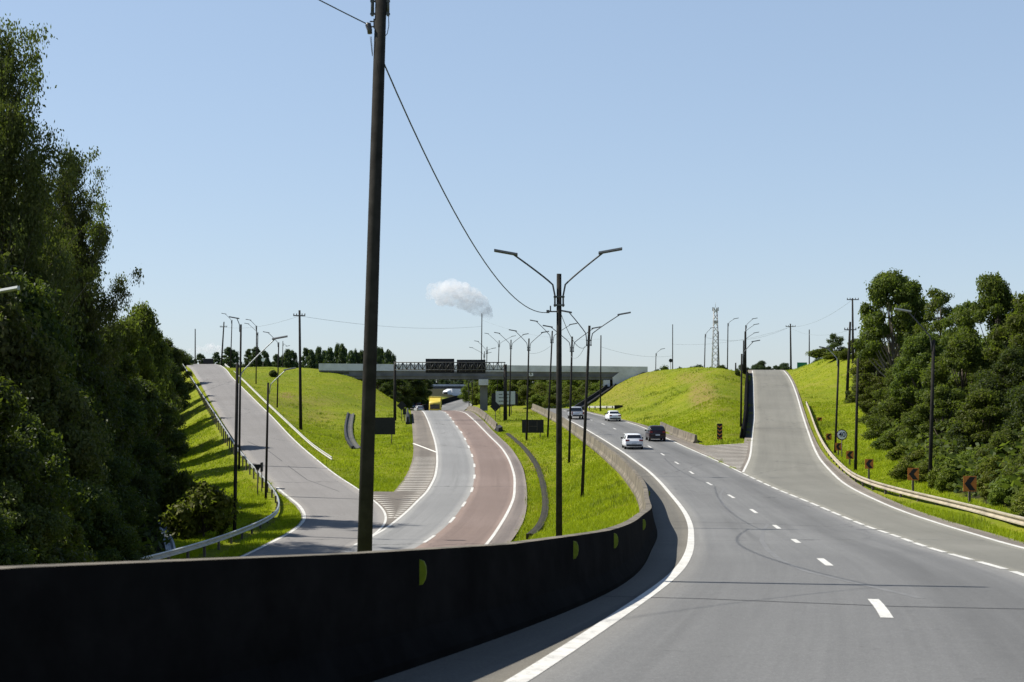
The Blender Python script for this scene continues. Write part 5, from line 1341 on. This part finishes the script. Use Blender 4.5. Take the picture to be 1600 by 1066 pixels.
tree('gum', 106, 214, 98, 145, 'second tallest wispy tree right of the top left eucalyptus', None, 1)
for kd, u, vt, d, w in (('dense', 25, 310, 92, 170), ('gum', 50, 335, 104, 170), ('dense', 96, 425, 106, 140), ('dense', 105, 470, 92, 190), ('dense', 20, 430, 78, 230), ('dense', 60, 540, 70, 210), ('dense', 165, 505, 112, 150),
        ('dense', -60, 330, 70, 300), ('dense', -40, 560, 52, 280), ('dense', 30, 640, 58, 210), ('dense', 110, 620, 78, 190), ('dense', 165, 600, 98, 165), ('broad', 190, 500, 136, 120), ('dense', 85, 720, 64, 190), ('broad', 215, 590, 124, 130),
        ('dense', 155, 700, 84, 160), ('broad', 205, 690, 104, 130), ('dense', 235, 545, 160, 105), ('broad', 248, 640, 150, 80), ('broad', 258, 560, 200, 75), ('dense', 212, 740, 90, 90), ('dense', 262, 530, 235, 70), ('broad', 205, 500, 180, 110),
        ('dense', 58, 250, 100, 120), ('dense', 108, 320, 101, 90), ('broad', 232, 505, 215, 70), ('dense', 246, 522, 205, 60), ('dense', 240, 535, 185, 66), ('dense', 15, 760, 50, 190), ('dense', 150, 790, 66, 150), ('broad', 70, 790, 56, 170), ('dense', -90, 700, 46, 260), ('broad', 190, 820, 72, 110)):
    tree(kd, u, vt, d, w, LLAB, GL, leaf=('leaf_dark' if u % 10 else 'leaf_mid') if kd == 'broad' else ('leaf_gum' if (u+d) % 5 == 0 else None))
tree('broad', 222, 478, 150, 112, 'rounded tree crown rising against the sky above the wood left of the exit ramp', None, 1)
tree('broad', 278, 548, 285, 60, 'last dark tree of the wood beside the crest of the exit ramp', None, 2, 'leaf_dark')
tree('broad', 240, 650, 158, 84, 'spreading tree whose crown overhangs the lit grass left of the exit ramp', None, 0, 'leaf_dark')
tree('bush', 318, 752, 87, 100, 'large airy olive bush beside the closest exit ramp lamp', None, 0, 'leaf_light')
tree('bush', 285, 738, 98, 70, 'smaller green bush behind the airy olive bush', None, 1)
tree('bush', 232, 790, 96, 50, 'dark bush at the head of the pale water chute', None, 2, 'leaf_dark')
tree('bush', 427, 597, 262, 15, 'tiny dark shrub alone on the mown slope', None, 1, 'leaf_dark')
GR, RLAB = 'trees of the roadside wood on the right', 'green tree standing in the roadside wood on the right bank'
tree('dome', 1395, 421, 158, 128, 'big round-topped tree standing highest above the right bank')
tree('slender', 1468, 450, 152, 66, 'slender loose-crowned tree just right of the big round-topped tree', None, 0)
tree('slender', 1500, 470, 146, 60, 'thin tree with open crown between the two tall crowns on the right', None, 1)
tree('broad', 1555, 434, 126, 108, 'tall dark tree near the right edge of the photo, second highest on the right', None, 0)
tree('slender', 1305, 521, 232, 36, 'palm-like dark tree on the skyline left of the round-topped tree', None, 1, 'leaf_dark')
tree('broad', 1336, 530, 222, 46, 'small skyline tree behind the tall crossarm pole', None, 1)
for kd, u, vt, d, w in (('broad', 1615, 450, 118, 130), ('broad', 1505, 520, 122, 110), ('broad', 1440, 520, 138, 100), ('dense', 1580, 545, 104, 120), ('broad', 1370, 545, 165, 84), ('dense', 1415, 560, 145, 90), ('broad', 1535, 610, 96, 110), ('broad', 1470, 600, 112, 100), ('dense', 1640, 560, 90, 130),
        ('broad', 1395, 620, 138, 84), ('broad', 1430, 640, 122, 90), ('dense', 1500, 660, 96, 100), ('broad', 1575, 670, 80, 110), ('broad', 1630, 690, 68, 130), ('dense', 1470, 690, 98, 90), ('broad', 1540, 720, 77, 90), ('broad', 1600, 740, 66, 100), ('broad', 1430, 700, 110, 75),
        ('dense', 1690, 520, 95, 150), ('broad', 1720, 640, 62, 170), ('broad', 1660, 760, 56, 130), ('dense', 1650, 480, 135, 130), ('broad', 1370, 600, 160, 60), ('dense', 1780, 560, 70, 200), ('broad', 1765, 740, 48, 180), ('broad', 1380, 660, 142, 60), ('dense', 1350, 575, 185, 50)):
    tree(kd, u, vt, d, w, RLAB, GR, leaf='leaf_mid' if kd == 'dense' and u % 2 else None)
tree('bush', 1287, 544, 246, 52, 'rounded bush behind the green direction sign', None, 0, 'leaf_mid')
tree('bush', 1310, 556, 228, 44, 'light green bush on the lit bank below the palm-like tree', None, 1, 'leaf_light')
GB = 'bushes at the foot of the right wood'
for u, vt, d, w in ((1412, 733, 90, 44), (1450, 738, 85, 44), (1466, 744, 80, 40), (1482, 750, 76, 44), (1550, 757, 68, 46), (1572, 764, 62, 56), (1610, 772, 57, 62), (1650, 780, 52, 66), (1385, 700, 124, 50), (1410, 722, 108, 52), (1440, 735, 98, 54), (1462, 742, 91, 50), (1490, 745, 84, 60), (1520, 752, 86, 56), (1560, 764, 76, 60), (1595, 774, 68, 66), (1630, 785, 54, 80), (1365, 655, 152, 40), (1362, 620, 172, 40), (1402, 680, 130, 50), (1352, 590, 195, 34), (1475, 725, 98, 56), (1545, 742, 88, 60)):
    tree('bush', u, vt, d, w, 'leafy bush at the foot of the wood behind the right guardrail', GB, leaf=('leaf_light', 'leaf_mid')[int(u) % 2])
tree('bush', 1152.5, 577, 228, 9, 'dark narrow shrub at the mound top behind the lamp poles', None, 0, 'leaf_dark')
# skyline and woods beyond the bridge
GS = 'trees of the far skyline left of the bridge'
for i, u in enumerate((296, 312, 338, 357, 366, 388, 400, 414, 432, 450, 458, 478, 487, 497, 507, 516, 527, 538, 548, 556, 565, 578, 590, 597, 606, 614)):
    vt = (556, 552, 550, 542, 546, 545, 542, 548, 553, 545, 548, 543, 546, 544, 547, 543, 538, 543, 547, 545, 547, 552, 545, 543, 546, 552)[i]; d = 330+((i*37) % 110)
    tree(('conifer', 'broad', 'conifer')[i % 3], u, vt, d, (26, 22, 20)[i % 3], 'dark tree on the far skyline left of the bridge', GS, leaf='leaf_far')
tree('conifer', 534, 536.5, 370, 22, 'highest pointed tree of the far skyline left of the bridge', None, 0)
for i, u in enumerate((1168, 1180, 1190, 1201, 1213, 1226)):
    tree('broad', u, (574, 572.5, 571.5, 572, 570.5, 573)[i], 420, 17, 'low dark tree on the skyline at the crest of the entry ramp', 'trees at the crest of the entry ramp', leaf='leaf_far')
for i, u in enumerate((1040, 1062, 1080, 1128)): tree('bush', u, (573, 573.5, 573, 571)[i], 300, 26, 'low dark shrub on the skyline behind the mound', 'shrubs behind the mound', leaf='leaf_dark')
GU = 'dark trees under the left span of the bridge'
for i, (u, vt, d, w) in enumerate(((592, 575, 300, 60), (612, 570, 330, 60), (632, 572, 345, 60), (648, 575, 400, 50), (655, 580, 430, 40), (600, 600, 290, 40), (622, 590, 312, 50), (640, 588, 360, 44), (612, 618, 285, 24))):
    tree('dense' if i % 2 else 'broad', u, vt, d, w, 'dark tree under the left span of the bridge', GU, leaf='leaf_dark')
GV = 'trees on the hillside seen under the right span'
for i, (u, vt, d, w) in enumerate(((762, 570, 400, 60), (775, 588, 350, 50), (790, 580, 360, 55), (812, 578, 350, 60), (835, 576, 345, 60), (858, 578, 335, 60), (880, 576, 330, 60), (905, 578, 325, 60), (925, 582, 315, 50), (800, 600, 320, 46), (822, 602, 315, 50), (846, 600, 312, 50), (868, 602, 306, 46), (890, 604, 302, 46), (910, 606, 298, 40), (838, 616, 296, 36), (862, 620, 290, 36), (884, 624, 286, 32), (740, 585, 430, 44), (752, 596, 390, 34), (945, 590, 310, 40), (925, 612, 288, 30))):
    tree('broad', u, vt, d, w, 'bushy tree on the hillside under the right span of the bridge', GV, leaf=('leaf_mid', 'leaf_light')[i % 2])
GW = 'trees around the far small bridge'
for i, (u, vt, d) in enumerate(((662, 590, 760), (672, 588, 780), (684, 586, 800), (694, 588, 770), (706, 587, 790), (716, 586, 760), (728, 585, 740), (736, 583, 700), (745, 586, 690), (675, 592, 690), (720, 592, 680), (660, 584, 820), (700, 584, 830), (735, 588, 640))):
    tree('broad', u, vt, d, 20, 'small far tree around the distant bridge', GW, leaf='leaf_far')
# ring of woodland along the true horizon
for i in range(70):
    u = -150+i*28+TR.uniform(-8, 8); d = TR.uniform(500, 900)
    if 650 < u < 760: continue
    b = foot(u, d); plant('broad', b, TR.uniform(7, 11), TR.uniform(8, 13), 'distant tree in the woodland along the horizon', 'horizon woodland', leaf='leaf_far')

# ------------------------------------------------------------------ grass and undergrowth
def wood_left(x, y):
    return x < np.interp(y, [30, 66, 78, 110, 125, 150, 185, 225, 285], [-17, -17.5, -18.8, -26.3, -30, -35, -43.3, -53, -66])
def wood_right(x, y):
    return (x > np.interp(y, [30, 40, 56, 70, 92, 122, 165, 192, 222], [17.0, 18.2, 20.4, 22.4, 25.8, 33, 41.3, 47.6, 56])) & (y < 225)
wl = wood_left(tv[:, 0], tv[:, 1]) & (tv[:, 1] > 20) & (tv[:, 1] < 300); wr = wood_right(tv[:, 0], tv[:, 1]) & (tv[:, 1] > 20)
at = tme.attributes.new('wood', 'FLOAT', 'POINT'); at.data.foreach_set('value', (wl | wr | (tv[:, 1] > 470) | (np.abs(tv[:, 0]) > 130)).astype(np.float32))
def Hn(x, y):
    i = np.clip(np.searchsorted(GY, y)-1, 0, NY-2); j = np.clip(np.searchsorted(GX, x)-1, 0, NX-2)
    a = (y-GY[i])/(GY[i+1]-GY[i]); b = (x-GX[j])/(GX[j+1]-GX[j])
    return (TZ[i, j]*(1-b)+TZ[i, j+1]*b)*(1-a)+(TZ[i+1, j]*(1-b)+TZ[i+1, j+1]*b)*a
def offroad(x, y):
    ok = np.ones(len(x), bool)
    def cut(l, r, d0, d1):
        nonlocal ok; inside = (y > d0) & (y < d1) & (x > l(y)+.10) & (x < r(y)-.10); ok &= ~inside
    cut(lambda d: barX(d)-.42, bR, -20, 256); cut(bYY, lambda d: bX(d)+np.interp(d, [0, 40, 100, 140, 160, 200, 270], [.7, .7, .9, .5, .4, .4, .5]), -20, 275); cut(bR, bY, 103, 141); cut(bR, lambda d: bR(d)+np.interp(d, [140, 146, 175, 200, 250], [2.6, 2.0, 1.2, .8, .8]), 139, 256)
    cut(lambda d: bR(d)-1, lambda d: bR(d)+1, -20, 105); cut(lambda d: bY(d)-.8, lambda d: bY(d)+1, 103, 139); cut(lambda d: bLL(d)-1, lambda d: bLL(d)+1, 50, 262); cut(lambda d: bSR(d)-1, lambda d: bSR(d)+.8, 83, 112); cut(lambda d: bLD(d)-2, bLE, 50, 280); cut(bLL, bLE, 50, 280); cut(lambda d: bLE(d)+1.12, lambda d: bLE(d)+1.68, 80, 178); cut(bLS, bLL, 112, 262); cut(bSL, lambda d: np.where(d < 96, bLL(d), bSR(d)), 50, 300); cut(bSR, bLL, 82, 116)
    for path in (RAIL_R, RAIL_L):      # trodden strip under the guardrails
        for a_, b_ in zip(path[::3], path[3::3]):
            mx, my = (a_.x+b_.x)/2, (a_.y+b_.y)/2; r_ = ((b_-a_).length/2+.4); nr = np.abs(y-my) < r_+1
            if nr.any():
                tt = np.clip(((x[nr]-a_.x)*(b_.x-a_.x)+(y[nr]-a_.y)*(b_.y-a_.y))/max(1e-6, (b_.x-a_.x)**2+(b_.y-a_.y)**2), 0, 1)
                dd2 = np.hypot(x[nr]-a_.x-tt*(b_.x-a_.x), y[nr]-a_.y-tt*(b_.y-a_.y)); idx = np.where(nr)[0]; ok[idx[dd2 < .45]] = False
    return ok
def tufts(n, y0, y1, xr, hgt, wid, blades, keep, rng):
    y = y0+(y1-y0)*rng.random(n); x = (rng.random(n)*2-1)*xr
    k = (np.abs(x/np.maximum(y, 1)) < .40) & offroad(x, y) & keep(x, y, rng); x, y = x[k], y[k]; z = Hn(x, y); n = len(x)
    clump = .6+.9*np.array([max(0, mnoise.noise((a*.35, b*.25, 1.7))+.45) for a, b in zip(x, y)])
    V = []; 
    for b in range(blades):
        an = rng.random(n)*2*np.pi; lean = rng.uniform(.1, .75, n); h = hgt*rng.uniform(.55, 1.25, n)*clump; w = wid*rng.uniform(.7, 1.3, n)
        ox, oy = rng.normal(size=n)*.10, rng.normal(size=n)*.10; dx, dy = np.cos(an), np.sin(an); px_, py_ = -dy*w/2, dx*w/2
        b0 = np.stack([x+ox+px_, y+oy+py_, z-.03], -1); b1 = np.stack([x+ox-px_, y+oy-py_, z-.03], -1); tp = np.stack([x+ox+dx*lean*h, y+oy+dy*lean*h, z+h], -1)
        V.append(np.stack([b0, b1, tp], 1))
    return np.concatenate(V).reshape(-1, 3)
rg = np.random.default_rng(4)
no_wood = lambda x, y, r: ~(wood_left(x, y) | wood_right(x, y))
V = [tufts(170000, 40, 75, 30, .17, .035, 4, no_wood, rg), tufts(200000, 75, 125, 50, .18, .05, 4, no_wood, rg), tufts(130000, 125, 190, 60, .14, .08, 3, no_wood, rg), tufts(40000, 190, 275, 70, .12, .11, 2, no_wood, rg)]
V = np.concatenate(V); tag(link('grass', me_np('grass', V, np.arange(len(V), dtype=np.int32).reshape(-1, 3)), M['blades']), kind='stuff')
def weedy(x, y, r): return no_wood(x, y, r) & np.array([mnoise.noise((a*.16, b*.10, 9.3))+.5*mnoise.noise((a*.6, b*.4, 2.1)) > .34 for a, b in zip(x, y)])
V = np.concatenate([tufts(46000, 45, 120, 45, .36, .05, 5, weedy, rg), tufts(40000, 120, 240, 65, .28, .08, 4, weedy, rg)])
tag(link('weeds', me_np('weeds', V, np.arange(len(V), dtype=np.int32).reshape(-1, 3)), M['weeds']), kind='stuff')
def scatter_leaves(n, keep, y0, y1, xr, hmax, smin, smax, rng):
    y = y0+(y1-y0)*rng.random(n); x = (rng.random(n)*2-1)*xr; k = keep(x, y) & (np.abs(x/np.maximum(y, 1)) < .46); x, y = x[k], y[k]
    lump = np.array([.35+max(0, mnoise.noise((a*.28, b*.22, 5))+.3) for a, b in zip(x, y)])
    C = np.stack([x, y, Hn(x, y)+hmax*lump*rng.random(len(x))**.6], -1); Nn = unit(rng.normal(size=C.shape)*.8+np.array([-.2, -.2, .8])); return C, Nn, rng.uniform(smin, smax, len(x))
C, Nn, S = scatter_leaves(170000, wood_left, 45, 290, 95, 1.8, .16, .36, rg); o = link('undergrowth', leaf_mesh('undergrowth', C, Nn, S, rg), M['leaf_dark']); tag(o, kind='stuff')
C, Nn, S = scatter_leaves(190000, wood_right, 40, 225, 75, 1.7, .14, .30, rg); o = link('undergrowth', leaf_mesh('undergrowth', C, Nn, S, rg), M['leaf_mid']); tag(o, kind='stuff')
# wood floor colour on the ground sheet
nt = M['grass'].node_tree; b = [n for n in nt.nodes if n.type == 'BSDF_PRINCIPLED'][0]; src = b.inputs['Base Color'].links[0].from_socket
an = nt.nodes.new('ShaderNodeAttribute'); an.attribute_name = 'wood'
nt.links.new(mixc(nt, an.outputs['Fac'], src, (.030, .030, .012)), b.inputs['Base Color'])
# ------------------------------------------------------------------ clouds: real bodies of vapour far behind the skyline
def cloud(label, puffs, d, dens, seed):
    c0 = P(puffs[0][0], puffs[0][1], d); bm = bmesh.new(); k = d/F
    for (u, v, r) in puffs:
        p = P(u, v, d)-c0; p.y += random.Random(seed+int(u)).uniform(-6, 6)*k
        bmesh.ops.create_icosphere(bm, subdivisions=3, radius=r*k, matrix=Matrix.Translation(p))
    me = bpy.data.meshes.new('cloud'); bm.to_mesh(me); bm.free()
    m = bpy.data.materials.new('cloud_vapour'); m.use_nodes = True; nt = m.node_tree; nt.nodes.clear(); out = nt.nodes.new('ShaderNodeOutputMaterial')
    pv = nt.nodes.new('ShaderNodeVolumePrincipled'); pv.inputs['Color'].default_value = (1, 1, 1, 1); pv.inputs['Anisotropy'].default_value = .25
    n1 = noise(nt, 1/(12*k), 9, .68, objco(nt)); nt.links.new(ramp(nt, n1, .40, .74, 0, dens/k), pv.inputs['Density']); nt.links.new(pv.outputs[0], out.inputs['Volume'])
    m.cycles.volume_sampling = 'DISTANCE'; o = link('cloud', me, m, None, c0); tag(o, label, 'cloud')
    rm = o.modifiers.new('merge', 'REMESH'); rm.mode = 'VOXEL'; rm.voxel_size = 1.6*k
    return o
cloud('small white cloud hanging in the sky above the overpass', [(690, 455, 17), (676, 452, 10), (705, 452, 17), (722, 455, 16), (738, 464, 16), (752, 474, 13), (758, 486, 12), (745, 484, 11), (705, 465, 15), (724, 472, 14), (690, 467, 12), (672, 462, 8), (735, 480, 10), (764, 494, 7), (715, 448, 10)], 2600, .13, 2)
cloud('low white cloud bank on the horizon above the exit ramp', [(325, 545, 9), (310, 546, 7), (340, 547, 8), (355, 550, 6), (298, 549, 5), (332, 540, 5)], 3200, .12, 5)
# ------------------------------------------------------------------ camera, light, sky
cam = bpy.data.cameras.new('camera'); co_ = bpy.data.objects.new('camera', cam); COL.objects.link(co_)
co_.location = (0, 0, CZ); co_.rotation_euler = (math.radians(90), 0, 0)
cam.lens = 50; cam.sensor_width = 36; cam.shift_y = (HV-533)/1600.0; cam.clip_end = 20000; cam.clip_start = .1
cam.dof.use_dof = True; cam.dof.focus_distance = 95; cam.dof.aperture_fstop = 3.6
scene.camera = co_
SUN_EL, SUN_AZ = math.radians(47), math.radians(15)      # azimuth: ahead of square left
sd = Vector((-math.cos(SUN_AZ)*math.cos(SUN_EL), math.sin(SUN_AZ)*math.cos(SUN_EL), math.sin(SUN_EL)))
sun = bpy.data.lights.new('sun', 'SUN'); so = bpy.data.objects.new('sun', sun); COL.objects.link(so)
sun.energy = 5.0; sun.angle = math.radians(.5); sun.color = (1, .96, .88)
so.rotation_euler = sd.to_track_quat('Z', 'Y').to_euler(); so.location = (-60, 60, 80)
w = bpy.data.worlds.new('World'); scene.world = w; w.use_nodes = True
nt = w.node_tree; bg = nt.nodes['Background']
sky = nt.nodes.new('ShaderNodeTexSky'); sky.sky_type = 'NISHITA'; sky.sun_disc = False
sky.sun_elevation = SUN_EL; sky.sun_rotation = math.atan2(sd.x, sd.y)
sky.altitude = 0; sky.air_density = 1.0; sky.dust_density = .3; sky.ozone_density = 2.0
gm = nt.nodes.new('ShaderNodeGamma'); gm.inputs[1].default_value = .46
nt.links.new(sky.outputs[0], gm.inputs[0])
tn = nt.nodes.new('ShaderNodeMix'); tn.data_type = 'RGBA'; tn.blend_type = 'MULTIPLY'; tn.inputs[0].default_value = 1
tn.inputs[7].default_value = (1.36, 1.53, 1.78, 1); nt.links.new(gm.outputs[0], tn.inputs[6])
tcw = nt.nodes.new('ShaderNodeTexCoord'); sxw = nt.nodes.new('ShaderNodeSeparateXYZ'); nt.links.new(tcw.outputs['Generated'], sxw.inputs[0])
zen = nt.nodes.new('ShaderNodeMix'); zen.data_type = 'RGBA'; zen.blend_type = 'MULTIPLY'; zen.inputs[7].default_value = (.30, .36, .46, 1)
nt.links.new(ramp(nt, sxw.outputs[2], .27, .75, 0, 1), zen.inputs[0]); nt.links.new(tn.outputs[2], zen.inputs[6])   # upper sky darkened out of view to weaken fill and deepen shadows
nt.links.new(zen.outputs[2], bg.inputs[0]); bg.inputs[1].default_value = .15
scene.view_settings.view_transform = 'Standard'; scene.view_settings.look = 'None'
scene.view_settings.gamma = 1; scene.view_settings.exposure = .42
scene.cycles.volume_bounces = 14; scene.cycles.volume_step_rate = 1; scene.cycles.max_bounces = 14; scene.cycles.diffuse_bounces = 3; scene.cycles.transparent_max_bounces = 8
scene.cycles.use_denoising = True; scene.cycles.denoiser = 'OPENIMAGEDENOISE'; scene.cycles.denoising_input_passes = 'RGB_ALBEDO_NORMAL'; scene.cycles.denoising_prefilter = 'ACCURATE'
